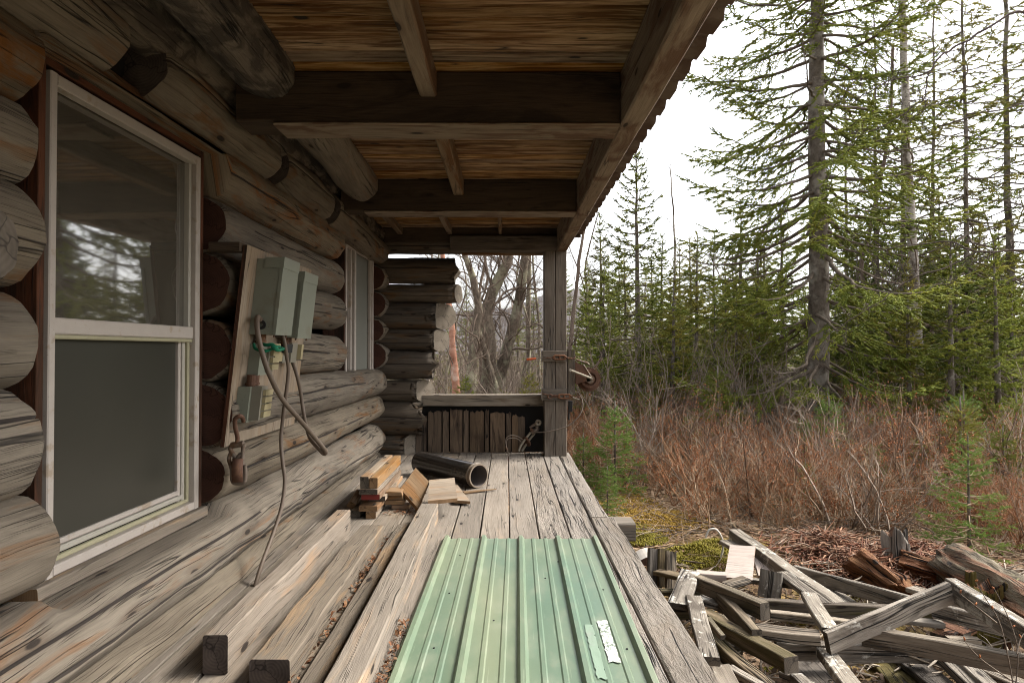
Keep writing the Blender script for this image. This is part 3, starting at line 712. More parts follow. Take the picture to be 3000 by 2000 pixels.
b3 = ebox('switch_box', 3.40, 3.52, -.135, .035, .06, False); b4 = ebox('switch_box', 3.31, 3.43, -.375, -.19, .065, False)
for (bx_, y0, y1, z0, z1, d) in ((b3, 3.52, 3.60, -.12, .03, .06), (b4, 3.36, 3.44, -.365, -.19, .105)):
    m_ = MB()
    slab(m_, y0-.03, y1-.03, z0, z1, d*.6, d+.012, 0)
    for k in range(4): slab(m_, y0-.01, y1+.004, z0+.012+k*.038, z0+.042+k*.038, d+.013, d+.03, 2)
    m_.build('terminal_strip', [M['grey_plastic'], M['grey_plastic'], M['bus']], bx_)
for (y0, y1, z0, z1, d, mm) in ((3.60, 3.72, -.065, -.01, .065, 'bus'), (3.74, 3.83, -.075, .01, .06, 'grey_plastic'), (3.83, 3.93, -.075, .045, .075, 'grey_plastic'), (3.93, 3.965, -.055, .035, .10, 'bus')):
    m_ = MB(); slab(m_, y0, y1, z0, z1, .001, d, 0); m_.build('relay', [M[mm]]*2, eb)
m_ = MB(); slab(m_, 3.70, 3.80, -.015, .035, .06, .09); m_.build('relay', [M['rubber']]*2, eb)
for (yy, z0, z1, r) in ((3.44, .035, .085, .024), (3.37, -.19, -.135, .022), (3.42, -.19, -.135, .022), (3.80, .03, .08, .02), (3.86, .03, .08, .018)):
    m_ = MB(); m_.tube([bp(yy, z0-.005, .04), bp(yy, z1+.005, .04)], r, 12); m_.disc(bp(yy, z0+.012, .04), (0, 0, 1), 0, r*1.25, .012, 12); m_.build('conduit', [M['rust']]*2, eb)
def cable(name, pts, r, mat, parent, n=8):
    m_ = MB(); m_.tube(pts, r, n, smoothpath=7); return m_.build(name, [M[mat]]*2, parent, True)
# thick loose cable from the knockout in the first box, curling out to its frayed loop
m_ = MB(); m_.disc(bp(3.366, .135, .06), (0, 1, 0), .012, .026, .012, 20); m_.build('grommet', [M['rubber']]*2, b1)
cable('cable', [bp(3.40, .135, .06), at(593, 728, 3.33), at(593, 760, 3.28), at(604, 810, 3.28), at(622, 862, 3.32), at(650, 915, 3.42), at(690, 962, 3.55), at(722, 1000, 3.7), at(748, 1032, 3.78), at(746, 1040, 3.80), at(733, 1026, 3.78), at(715, 1002, 3.78)], .0135, 'cable', eb, 10)
cable('cable', [bp(3.60, .08, .06), at(652, 775, 3.50), at(660, 820, 3.52), at(664, 850, 3.54), at(660, 895, 3.54), at(653, 950, 3.54), at(648, 1010, 3.52), at(652, 1060, 3.5), at(657, 1105, 3.48), at(649, 1165, 3.42), at(628, 1230, 3.32), at(606, 1290, 3.2), at(590, 1343, 3.12)], .0105, 'cable', eb)
cable('cable', [bp(3.92, -.06, .05), at(683, 860, 3.88), at(692, 900, 3.92), at(698, 940, 3.92), at(706, 980, 3.85), at(716, 1008, 3.78), at(735, 1030, 3.80)], .011, 'cable', eb)
cable('wire_loop', [bp(3.45, -.26, .1), at(620, 912, 3.5), at(622, 922, 3.5), at(613, 926, 3.5)], .003, 'rubber', eb, 6)
gt = thing('green_twine', 'green twine knotted round the loose cables below the grey boxes', 'twine', tuple(at(625, 790, 3.36)))
cable('strand', [at(585, 790, 3.36), at(588, 800, 3.33), at(606, 806, 3.30), at(622, 803, 3.32), at(632, 797, 3.36), at(645, 797, 3.5), at(657, 806, 3.6)], .008, 'green', gt)
cable('strand', [at(602, 789, 3.36), at(614, 792, 3.33), at(627, 791, 3.33), at(634, 799, 3.34), at(640, 804, 3.36), at(656, 799, 3.55)], .009, 'green', gt)
m_ = MB(); m_.tube([at(628, 793, 3.32), at(632, 798, 3.31), at(637, 803, 3.33)], [.012, .017, .011], 8); m_.build('knot', [M['green']]*2, gt, True)

# hanging pulley under the board
hp = thing('hanging_pulley', 'old iron pulley block hanging by its hook from the plywood board edge', 'pulley', tuple(at(548, 1010, 3.22)))
hy = 3.22
cable('hook', [at(562, 966, hy+.02), at(560, 958, hy-.005), at(553, 954, hy-.03), at(544, 960, hy-.03), at(543, 975, hy-.02), at(546, 990, hy-.01), at(549, 1004, hy), at(548, 1018, hy)], .011, 'rust', hp)
m_ = MB()
P = lambda x, y_, d=0: at(x, y_, hy+d)
m_.tube([P(535, 1021), P(563, 1017)], .016, 8); m_.tube([P(563, 1017), P(560, 1052), P(562, 1090), P(566, 1104)], .011, 8, smoothpath=4)
m_.tube([P(535, 1021), P(533, 1030), P(540, 1042), P(548, 1050), P(557, 1040)], .012, 8, smoothpath=4)
m_.tube([P(534, 1038), P(530, 1052), P(536, 1075), P(538, 1100), P(545, 1107), P(563, 1105), P(567, 1090), P(566, 1065)], .011, 8, smoothpath=4)
m_.build('shell', [M['iron']]*2, hp, True)
m_ = MB(); m_.disc(P(550, 1077), (1, .35, 0), .012, .062, .05, 28); m_.build('sheave', [M['rust']]*2, hp, True)
m_ = MB(); m_.tube([P(541, 1077, -.03), P(570, 1076, .02)], .010, 8); m_.build('axle', [M['rust']]*2, hp)

# ------------------------------------------------------------------ timbers lying on the deck
def plank(name, label, cat, p0, p1, w_, h_, mat, cap='end_dark', group=None, up=(0, 0, 1), seg=14, wear=.012, warp=.006, ch=.006, seed=0, top=False, twist=0, taper=1):
    p0 = Vector(p0); p1 = Vector(p1); mb = MB(); mb.board(p0, p1, w_, h_, up, seg=seg, ch=min(ch, w_*.2, h_*.2), warp=warp, seed=seed, wear=wear, top=top, twist=twist, taper=taper)
    c = (p0+p1)/2; me = mb.mesh(name, c); o = link(name, me, [M[mat], M[cap]], loc=c)
    return tag(o, label, cat, group)
GT = 'timbers lying along the deck'
M['timber_new'] = wood('pink_sawn_timber', (.36, .295, .23), (.17, .135, .10), (.36, .235, .14), .10, .3, bump=.6, fiber=30, stain_scale=(.8, 3.5), soft=1)
plank('timber', 'square timber standing on edge nearest the log wall with a dark cut end', 'timber', (-1.036, 2.28, .0705), (-1.036, 4.06, .0705), .0885, .139, 'timber_new', group=GT, seg=30, wear=.02, seed=1)
plank('timber', 'flat grey timber with stepped saw cuts, second from the log wall', 'timber', (-.815, 2.205, .0465), (-.815, 3.88, .0465), .139, .089, 'timber', group=GT, seg=34, wear=.05, seed=2, warp=.012)
plank('timber', 'narrow flat stud between the saw cut timber and the knotty plank', 'timber', (-.652, 1.5, .022), (-.658, 4.06, .022), .082, .040, 'timber', group=GT, seg=30, wear=.03, seed=3)
plank('timber', 'long knotty timber lying against the green metal panel', 'timber', (-.512, 1.2, .061), (-.520, 4.30, .061), .118, .118, 'timber', cap='end_grey', group=GT, seg=20, wear=.012, seed=4)
# dry leaves and sawdust caught in the gaps
def leaf_litter(name, n, fn, mats, size, kind='stuff', flat=.5, seed=1):
    rg = np.random.default_rng(seed); P_ = fn(rg, n); n = len(P_)
    s_ = rg.uniform(size[0], size[1], n); a = rg.uniform(0, 6.283, n)
    d1 = np.stack([np.cos(a), np.sin(a), rg.uniform(-flat, flat, n)], 1); d2 = np.stack([-np.sin(a), np.cos(a), rg.uniform(-flat, flat, n)], 1)*.55
    cu = rg.uniform(.1, .5, n)*s_
    up = np.zeros((n, 3)); up[:, 2] = cu
    V = np.empty((n, 6, 3)); S = s_[:, None]
    V[:, 0] = P_-d1*S; V[:, 1] = P_-d1*S*.3+d2*S*.8+up*.5; V[:, 2] = P_+d1*S*.45+d2*S*.7+up*.8; V[:, 3] = P_+d1*S+up*.2; V[:, 4] = P_+d1*S*.3-d2*S*.8+up*.9; V[:, 5] = P_-d1*S*.4-d2*S*.7+up*.3
    b = (np.arange(n)*6)[:, None]
    F_ = np.concatenate([b+np.array([[0, 1, 5]]), b+np.array([[1, 2, 5]]), b+np.array([[2, 4, 5]]), b+np.array([[2, 3, 4]])], 0)
    o = np_mesh(name, V.reshape(-1, 3), F_, mats); o['kind'] = kind; return o
def leaf_mat(name, cols, rough=.8):
    m, t, b = new_mat(name); g = G(t); r = g.n('ShaderNodeNewGeometry').outputs['Random Per Island']
    x = g.n('ShaderNodeValToRGB'); e = x.color_ramp.elements; x.color_ramp.interpolation = 'LINEAR'
    while len(e) < len(cols): e.new(.5)
    for i, c in enumerate(cols): e[i].position = i/(len(cols)-1); e[i].color = (c[0]*.88, c[1]*.88, c[2]*.88, 1)
    g.l(r, x.inputs[0]); g.l(x.outputs[0], b.inputs['Base Color']); b.inputs['Roughness'].default_value = rough; b.inputs['Specular IOR Level'].default_value = .25
    return m
M['dead_leaf'] = leaf_mat('dead_leaf', [(.09, .034, .016), (.15, .06, .024), (.20, .10, .045), (.07, .035, .02), (.24, .14, .075)])
M['litter'] = leaf_mat('forest_litter', [(.12, .07, .04), (.22, .12, .06), (.34, .22, .13), (.16, .09, .055), (.42, .31, .20), (.20, .13, .05)])
def gapf(rg, n):
    w_ = np.where(rg.random(n) < .72, 0, 1); y_ = rg.uniform(1.5, 3.9, n); x_ = np.where(w_ == 0, -.722+rg.normal(0, .012, n), -.592+rg.normal(0, .008, n))
    z_ = .004+rg.random(n)*np.where(w_ == 0, .030, .012)
    k = noise_keep(x_*0, y_, 4.0, rg); return np.stack([x_, y_, z_], 1)[k]
def noise_keep(x_, y_, f, rg):
    return np.array([noise.noise(Vector((a*f, b*f, 1.3)))+rg.uniform(-.3, .5) > 0 for a, b in zip(x_, y_)])
leaf_litter('fallen_leaves', 600, gapf, M['dead_leaf'], (.007, .016), flat=.8, seed=4)
def gap2(rg, n):
    y_ = rg.uniform(1.9, 2.7, n); return np.stack([-.43+rg.normal(0, .012, n), y_, .004+rg.random(n)*.03], 1)
leaf_litter('fallen_needles', 260, gap2, M['dead_leaf'], (.004, .012), flat=.9, seed=5)
def gap3(rg, n):
    return np.stack([rg.normal(-.70, .09, n), rg.normal(4.52, .05, n), .003+rg.random(n)*.006], 1)
leaf_litter('bark_chips', 120, gap3, M['dead_leaf'], (.006, .016), flat=.3, seed=6)

# ------------------------------------------------------------------ green metal panel
gp = thing('metal_panel', 'pale green ribbed steel roofing panel lying flat on the deck', 'metal panel', (.07, 2.5, .002), rotz=0)
def gpt(x_, y_, z_): return Vector((.085+x_+(y_-3.877)*.017, y_-.017*x_, z_))
prof = []
def rib(c, wb, wt, h): return [(c-wb/2, 0), (c-wt/2, h), (c+wt/2, h), (c+wb/2, 0)]
for k in range(5):
    c = -.448+.224*k
    prof += rib(c, .044, .018, .021)
    if k < 4:
        for o_ in (.075, .149): prof += rib(c+o_, .026, .014, .004)
prof = [(-.474, .0)]+prof+[(.470, 0)]
ys = [.7+.07*k for k in range(46)]; ys = [y_ for y_ in ys if y_ < 3.86]+[3.872]
mb = MB(); NP = len(prof)
for y_ in ys:
    for (x_, z_) in prof:
        b_ = .0022*noise.noise(Vector((x_*3, y_*1.4, 2)))+(.006*noise.noise(Vector((x_*6, 3, 1))) if y_ > 3.82 else 0)
        mb.add(gpt(x_, y_, .005+z_+max(0, b_)+.002))
sl_ = [0]
for i in range(1, NP): sl_.append(sl_[-1]+math.hypot(prof[i][0]-prof[i-1][0], prof[i][1]-prof[i-1][1]))
for k in range(len(ys)-1):
    for i in range(NP-1):
        a = k*NP+i; mb.face([a, a+1, a+1+NP, a+NP], [(ys[k], sl_[i]), (ys[k], sl_[i+1]), (ys[k+1], sl_[i+1]), (ys[k+1], sl_[i])])
o = mb.build('sheet', M['green_metal'], gp); md = o.modifiers.new('thickness', 'SOLIDIFY'); md.thickness = .0015; md.offset = -1
def sticker(name, xa, xb, ya, yb, mat, h, seed, jag=.004):
    mb = MB(); ny, nx = 26, 5; 
    for j in range(ny+1):
        for i in range(nx+1):
            x_ = xa+(xb-xa)*i/nx; y_ = ya+(yb-ya)*j/ny
            if i in (0, nx): x_ += jag*noise.noise(Vector((y_*40, i, seed)))
            if j in (0, ny): y_ += jag*2*noise.noise(Vector((x_*50, j, seed)))
            mb.add(gpt(x_, y_, .0075+h+.0012*max(0, noise.noise(Vector((x_*40, y_*25, seed))))+.0022))
    for j in range(ny):
        for i in range(nx):
            a = j*(nx+1)+i; mb.face([a, a+1, a+nx+2, a+nx+1], [(ya+(yb-ya)*j/ny, xa+(xb-xa)*i/nx), (ya+(yb-ya)*j/ny, xa+(xb-xa)*(i+1)/nx), (ya+(yb-ya)*(j+1)/ny, xa+(xb-xa)*(i+1)/nx), (ya+(yb-ya)*(j+1)/ny, xa+(xb-xa)*i/nx)])
    return mb.build(name, M[mat], gp)
sticker('sticker', .315, .358, 2.34, 2.70, 'label', .0015, 3, .008)
sticker('protective_film', .258, .293, 2.22, 2.66, 'film', .001, 5, .010)
mb = MB()
for (x_, y_) in ((-.34, 3.55), (-.34, 3.0), (-.34, 2.45), (.01, 3.5), (.01, 2.95), (.01, 2.40), (.2, 3.45), (.21, 3.0), (.21, 2.4), (.39, 3.05), (.40, 2.45), (-.12, 2.7), (.12, 3.2)):
    mb.disc(gpt(x_, y_, .0095), (0, 0, 1), 0, .0042 if (x_, y_) != (.01, 2.40) else .008, .0025, 8)
mb.build('nail_holes', M['rubber'], gp)['kind'] = 'stuff'

# ------------------------------------------------------------------ offcuts, pipe
def zz(x_, y_): return (1000+x_/4.704)/1.27551, (1280+y_/4.704)/1.27551       # close-up of the offcut stack -> photo
def offcut(label, x0, x1, yf, yb, z0, h_, mat, cap='end_tan', twist=0, sk=0, seed=0, on_edge=False):
    xm = (x0+x1)/2
    return plank('wood_offcut', label, 'offcut', (xm, yf, z0+h_/2), (xm+sk, yb, z0+h_/2), x1-x0, h_, mat, cap, 'sawn offcuts heaped by the log wall', seg=6, wear=.02, warp=.003, ch=.003, seed=seed)
S = .000498
sx = lambda p: (1000+p/4.704-1484)*4.40/1861
offcut('short block at the left foot of the offcut stack beside the timber end', sx(128), sx(268), 4.40, 5.0, .001, .044, 'offcut_grey', 'end_pile', seed=1)
offcut('stud offcut at the right foot of the neat offcut stack', sx(360), sx(496), 4.365, 5.25, .001, .045, 'offcut_grey', 'end_tan', seed=2)
offcut('wide offcut board lying second from the bottom of the neat stack', sx(262), sx(516), 4.37, 5.10, .048, .037, 'offcut', 'end_tan', sk=.02, seed=3)
offcut('set back offcut board in the shadow under the red painted end', sx(330), sx(572), 4.50, 5.25, .087, .034, 'offcut_grey', 'end_pile', seed=4)
offcut('offcut board with a red painted end in the middle of the stack', sx(285), sx(536), 4.385, 5.28, .123, .038, 'offcut', 'red_end', seed=5)
offcut('grey ended offcut board above the red painted end', sx(263), sx(516), 4.37, 5.28, .163, .036, 'offcut_grey', 'end_pile', seed=6)
offcut('stud offcut on edge at the top left of the neat stack', sx(273), sx(388), 4.385, 5.30, .201, .080, 'offcut_grey', 'end_pile', seed=7)
offcut('stud offcut with a dark hollow end at the top right of the neat stack', sx(402), sx(512), 4.385, 5.33, .201, .072, 'offcut', 'end_tan', seed=8)
plank('wood_offcut', 'brown block leaning in the shadow between the stack and the log wall', 'offcut', at(*zz(150, 930), 4.52), at(*zz(245, 760), 4.62), .05, .07, 'offcut', 'end_tan', 'sawn offcuts heaped by the log wall', up=(.5, -.5, .6), seg=3, seed=11)
for i, (lb, xa, ya_, xb, yb_, z_, w_, h_) in enumerate((
        ('splintered offcut lowest of the small heap right of the stack', 720, 950, 950, 935, .018, .10, .03),
        ('split offcut in the middle of the small heap right of the stack', 625, 920, 885, 905, .05, .11, .028),
        ('rough offcut with a broken end second in the small heap', 605, 870, 870, 850, .082, .10, .03),
        ('smooth offcut topmost of the small heap behind the tilted square board', 640, 790, 860, 770, .115, .15, .032))):
    a = at(*zz(xa, ya_), 4.66); b_ = at(*zz(xb, yb_), 4.66); a.z = b_.z = z_
    plank('wood_offcut', lb, 'offcut', a, b_, w_, h_, 'offcut', 'end_tan', 'sawn offcuts heaped by the log wall', seg=6, wear=.08, seed=20+i, ch=.003)
# square board tipped up against the heap
def quadboard(label, c4, th, mat, seed, group='sawn offcuts heaped by the log wall'):
    c4 = [Vector(c) for c in c4]; n = (c4[1]-c4[0]).cross(c4[3]-c4[0]).normalized(); mb = MB()
    nu, nv = 6, 4; idx = {}
    for s_ in (0, 1):
        for i in range(nu+1):
            for j in range(nv+1):
                u, v = i/nu, j/nv; p = (c4[0]*(1-u)+c4[1]*u)*(1-v)+(c4[3]*(1-u)+c4[2]*u)*v
                if i in (0, nu) or j in (0, nv): p = p+Vector((noise.noise(p*40), noise.noise(p*41), 0))*.004
                idx[s_, i, j] = mb.add(p-n*th*s_)
    L, W = (c4[1]-c4[0]).length, (c4[3]-c4[0]).length
    for s_ in (0, 1):
        for i in range(nu):
            for j in range(nv):
                f = [idx[s_, i, j], idx[s_, i+1, j], idx[s_, i+1, j+1], idx[s_, i, j+1]]; uv = [(i/nu*L, j/nv*W), ((i+1)/nu*L, j/nv*W), ((i+1)/nu*L, (j+1)/nv*W), (i/nu*L, (j+1)/nv*W)]
                mb.face(f if s_ == 0 else f[::-1], uv if s_ == 0 else uv[::-1])
    ed = [(i, 0) for i in range(nu)]+[(nu, j) for j in range(nv)]+[(i, nv) for i in range(nu, 0, -1)]+[(0, j) for j in range(nv, 0, -1)]
    for k in range(len(ed)):
        a, b_ = ed[k], ed[(k+1) % len(ed)]; mb.face([idx[0, a[0], a[1]], idx[1, a[0], a[1]], idx[1, b_[0], b_[1]], idx[0, b_[0], b_[1]]], [(0, 0), (.03, 0), (.03, .05), (0, .05)], 1)
    c = sum(c4, Vector())/4; o = link('wood_offcut', mb.mesh('wood_offcut', c), [M[mat], M['end_tan']], loc=c); return tag(o, label, 'offcut', group)
quadboard('square orange board tipped up against the heap of offcuts', [at(*zz(822, 700), 4.68), at(*zz(1068, 975), 4.48), at(*zz(1215, 600), 4.80), at(*zz(1030, 412), 4.98)], .03, 'offcut', 31)
fb = [onz(*zz(1200, 868), .135), onz(*zz(1602, 830), .135), onz(*zz(1562, 552), .165), onz(*zz(1218, 580), .165)]
quadboard('flat square board resting on the end of the knotty timber by the pipe', fb, .026, 'offcut_grey', 32)
fb = [onz(*zz(1560, 860), .035), onz(*zz(1776, 872), .035), onz(*zz(1600, 640), .045), onz(*zz(1470, 650), .045)]
quadboard('wedge shaped offcut peeping out under the flat square board', fb, .022, 'offcut_grey', 33)
plank('wood_offcut', 'thin tapering wood sliver on the deck in front of the black pipe', 'offcut', onz(*zz(1685, 755), .012), onz(*zz(2135, 712), .012), .05, .018, 'offcut', 'end_tan', None, seg=6, wear=.05, taper=.35, seed=35)

pp = thing('black_pipe', 'short length of glossy black plastic pipe lying on the porch deck', 'pipe', (-.5, 5.6, 0))
pa, pb = Vector((-.232, 5.31, .104)), Vector((-.815, 5.98, .104)); ax = (pb-pa).normalized(); rr = .098
def ring(c, r, n=40):
    e1 = ax.cross(Vector((0, 0, 1))).normalized(); e2 = e1.cross(ax); return [c+e1*math.cos(2*math.pi*k/n)*r+e2*math.sin(2*math.pi*k/n)*r for k in range(n)]
mb = MB(); mb.loft([ring(pa+ax*t, rr*(1+.006*math.sin(t*9))) for t in [.03+.85*k/16 for k in range(17)]], [k*.05 for k in range(17)], caps=False); mb.build('barrel', M['pipe'], pp, True)
mb = MB(); mb.loft([ring(pa+ax*.86, rr*.93), ring(pa+ax*.0, rr*.90)], [0, 1], caps=False); mb.build('inner_wall', M['pipe_in'], pp, True)
mb = MB(); mb.loft([ring(pa, rr*.90), ring(pa, rr*1.015), ring(pa+ax*.016, rr*1.03), ring(pa+ax*.018, rr*1.0), ring(pa+ax*.034, rr*1.0), ring(pa+ax*.036, rr*1.035), ring(pa+ax*.05, rr*1.035), ring(pa+ax*.052, rr)], [0, .01, .02, .03, .04, .05, .06, .07], caps=False); mb.build('rim', M['pipe_rim'], pp)

# ------------------------------------------------------------------ winch, turnbuckles, rope and snatch block at the post
def wp(x_, y_, Y=6.88): return Vector(((1440+x_/3.92-1484)*.003708, Y, (1025-980-y_/3.92)*.003708+CZ))
wn = thing('hand_winch', 'rusty geared hand winch bolted to a dark plank on the porch post', 'winch', (.78, 6.95, 1.05))
mb = MB(); mb.board(wp(920, 172, 6.98), wp(920, 690, 6.98), .077, .10, up=(0, -1, 0), seg=6, wear=.03); mb.build('mounting_plank', [M['pile_dark'], M['end_dark']], wn)
mb = MB(); mb.board(wp(910, 762, 6.97), wp(908, 885, 6.97), .04, .08, up=(0, -1, 0)); mb.board(wp(893, 892, 6.97), wp(891, 980, 6.97), .016, .05, up=(0, -1, 0)); mb.build('rubber_flap', [M['rubber']]*2, wn)
def poly(mb, pts, th, m=0):
    a = [mb.add(p) for p in pts]; b_ = [mb.add(p+Vector((0, th, 0))) for p in pts]; n = len(pts)
    mb.face(a, [(0, 0)]*n, m); mb.face(b_[::-1], [(0, 0)]*n, m)
    for i in range(n): j = (i+1) % n; mb.face([a[j], a[i], b_[i], b_[j]], [(0, 0)]*4, m)
for Y in (6.90, 7.05):
    mb = MB(); poly(mb, [wp(x_, y_, Y) for x_, y_ in ((965, 590), (965, 305), (985, 325), (1020, 342), (1048, 345), (1068, 375), (1150, 480), (1160, 500), (1120, 535), (1050, 540), (985, 562))], .006); mb.build('side_plate', [M['rust']]*2, wn)
mb = MB(); mb.disc(wp(1135, 510, 6.985), (0, 1, 0), 0, .105, .018, 36); mb.disc(wp(1135, 510, 6.96), (0, 1, 0), .07, .10, .03, 36); mb.build('drum_flange', [M['rust']]*2, wn)
mb = MB(); mb.disc(wp(1128, 518, 7.02), (0, 1, 0), .085, .128, .02, m=0, teeth=44, th_depth=.010); mb.build('gear_wheel', [M['rust']]*2, wn)
mb = MB(); mb.tube([wp(1135, 510, 6.9), wp(1135, 510, 7.1)], .045, 20); mb.tube([wp(1145, 500, 6.84), wp(1145, 500, 7.1)], .014, 10); mb.build('drum', [M['iron']]*2, wn, True)
mb = MB(); mb.tube([wp(893, 405, 6.85), wp(940, 420, 6.85), wp(1150, 502, 6.85)], [.015, .012, .012], 8); mb.tube([wp(893, 405, 6.85), wp(893, 405, 6.78)], .014, 8); mb.build('crank_handle', [M['steel_pale']]*2, wn)
mb = MB(); mb.tube([wp(975, 285, 6.94), wp(1105, 325, 6.93), wp(1122, 345, 6.93)], .011, 8); mb.tube([wp(1055, 345, 6.90), wp(1140, 480, 6.90)], .008, 8); mb.build('pawl_arm', [M['iron']]*2, wn)
mb = MB(); mb.tube([wp(1190, 392, 7.02), wp(1205, 370, 7.02), wp(1272, 288, 7.02)], .011, 8); mb.tube([wp(1262, 300, 7.02), wp(1282, 266, 7.02)], .016, 8); mb.build('crank_handle', [M['iron']]*2, wn)
def turnbuckle(label, cx, cy, hy_, handle):
    t = thing('turnbuckle', label, 'turnbuckle', tuple(wp(cx, cy, 6.86)), 'chain binders strapped round the porch post')
    Y = 6.862
    m_ = MB()
    for dy in (-22, 22): m_.tube([wp(cx-75, cy+dy*.3, Y), wp(cx-55, cy+dy, Y), wp(cx+55, cy+dy, Y), wp(cx+75, cy+dy*.3, Y)], .0075, 8)
    m_.tube([wp(cx-70, cy, Y), wp(cx-70, cy+1, Y-.001)], .013, 8); m_.tube([wp(cx-58, cy-20, Y), wp(cx-58, cy+20, Y)], .009, 8); m_.tube([wp(cx+58, cy-20, Y), wp(cx+58, cy+20, Y)], .009, 8); m_.tube([wp(cx, cy-18, Y), wp(cx+2, cy+18, Y)], .008, 8)
    m_.build('body', [M['rust_orange']]*2, t, True)
    m_ = MB(); m_.tube([wp(cx-70, cy+4, Y), wp(cx-110, cy+6, Y), wp(cx-150, cy+2, Y)], .008, 8); m_.tube([wp(cx+70, cy, Y), wp(cx+120, cy+12, Y), wp(cx+165, cy+14, Y), wp(cx+180, cy-10, Y+.01)], .008, 8, smoothpath=4)
    m_.build('threaded_rod', [M['rust']]*2, t, True)
    for k in range(5):
        m_ = MB(); c = wp(cx+80+k*22, cy+4+k*2, Y-.004); e = Vector((.011, 0, -.002)); f = Vector((0, .004, .007)) if k % 2 else Vector((0, -.006, .003))
        m_.tube([c+e*math.cos(a)+f*math.sin(a) for a in [2*math.pi*i/10 for i in range(11)]], .0032, 6); m_.build('chain_link', [M['rust']]*2, t, True)
    return t
t1 = turnbuckle('rusty chain binder with an orange grip strapped round the upper post clamp', 775, 258, 0, 1)
cable('wire', [wp(690, 262, 6.862), wp(640, 258, 6.86), wp(580, 264, 6.865), wp(510, 268, 6.87)], .004, 'wire', t1, 6)
cable('wire', [wp(690, 280, 6.862), wp(650, 268, 6.86), wp(580, 266, 6.868), wp(505, 272, 6.87)], .004, 'wire', t1, 6)
m_ = MB(); m_.tube([wp(400, 282, 6.87), wp(408, 281, 6.87), wp(508, 271, 6.87)], [.011, .013, .011], 10); m_.build('grip', [M['orange']]*2, t1, True)
t2 = turnbuckle('rusty chain binder with a pale broken handle strapped round the lower post clamp', 830, 702, 0, 0)
cable('hook', [wp(745, 692, 6.86), wp(690, 690, 6.86), wp(668, 680, 6.855), wp(640, 700, 6.855), wp(655, 722, 6.855), wp(685, 718, 6.86)], .008, 'rust', t2)
cable('chain_wire', [wp(660, 688, 6.86), wp(610, 678, 6.865), wp(572, 668, 6.87)], .006, 'rust', t2, 6)
m_ = MB(); m_.tube([wp(925, 712, 6.86), wp(1000, 738, 6.86)], [.010, .008], 8); m_.build('broken_handle', [M['steel_pale']]*2, t2)
sb = thing('snatch_block', 'weathered wooden pulley block leaning in the corner beside the porch post', 'pulley block', tuple(wp(420, 1370, 7.08)))
def sp(x_, y_, d=0): return wp(x_, y_, 7.03+d)
for dx, d in ((0, 0), (58, .035)):
    m_ = MB(); m_.tube([sp(315+dx*.6, 1352+dx*.1, d), sp(330+dx, 1300, d), sp(380+dx, 1225, d), sp(452+dx*.8, 1135+dx*.3, d)], [.012, .022, .022, .013], 10, smoothpath=5); m_.build('cheek', [M['steel_pale']]*2, sb, True)
m_ = MB(); dirv = (sp(470, 1140)-sp(330, 1340)).normalized(); m_.disc(sp(405, 1245, .018), dirv.cross(Vector((0, 1, 0))).cross(dirv)*.5+Vector((.8, 0, .5)), .01, .06, .02, 28); m_.build('sheave', [M['rust']]*2, sb, True)
m_ = MB(); m_.tube([sp(460, 1140, .01), sp(500, 1120, .01), sp(530, 1095, .01), sp(520, 1060, .01)], [.03, .036, .03, .02], 10, smoothpath=3); m_.tube([sp(440, 1082), sp(480, 1055), sp(520, 1035)], [.012, .018, .02], 10, smoothpath=3); m_.build('neck', [M['iron']]*2, sb, True)
m_ = MB(); m_.disc(sp(540, 1020, -.01), (.2, -1, 0), .010, .034, .03, 24); m_.build('swivel_eye', [M['steel_pale']]*2, sb, True)
m_ = MB(); m_.disc(sp(462, 1102, -.012), (.2, -1, 0), .006, .016, .02, 16); m_.build('bolt', [M['rust']]*2, sb)
wr = thing('wire_rope', 'thin wire rope drooping from the winch round the post to the pulley block', 'rope', tuple(wp(900, 1040, 6.9)))
cable('strand', [wp(975, 600, 6.98), wp(1000, 660, 6.95), wp(1040, 750, 6.92), wp(1040, 850, 6.90), wp(985, 945, 6.88), wp(880, 1035, 6.875), wp(760, 1078, 6.875), wp(600, 1112, 6.89), wp(455, 1127, 7.0)], .006, 'wire', wr)
cable('strand', [wp(340, 1245, 7.02), wp(300, 1205, 6.98), wp(240, 1188, 6.95), wp(180, 1200, 6.93), wp(165, 1270, 6.93), wp(170, 1320, 6.93), wp(195, 1388, 6.92)], .005, 'wire', wr, 6)
cable('strand', [wp(355, 1215, 7.02), wp(310, 1180, 6.98), wp(250, 1158, 6.95), wp(190, 1165, 6.93), wp(160, 1210, 6.93), wp(170, 1290, 6.92), wp(185, 1350, 6.92), wp(195, 1392, 6.9), wp(280, 1398, 6.9), wp(400, 1392, 6.86), wp(500, 1412, 6.83), wp(600, 1408, 6.84), wp(640, 1385, 6.86)], .0055, 'wire', wr, 6)
m_ = MB(); m_.tube([wp(160, 1280, 6.925), wp(168, 1305, 6.925), wp(178, 1325, 6.925)], [.010, .014, .010], 8); m_.build('clamp', [M['iron']]*2, wr, True)

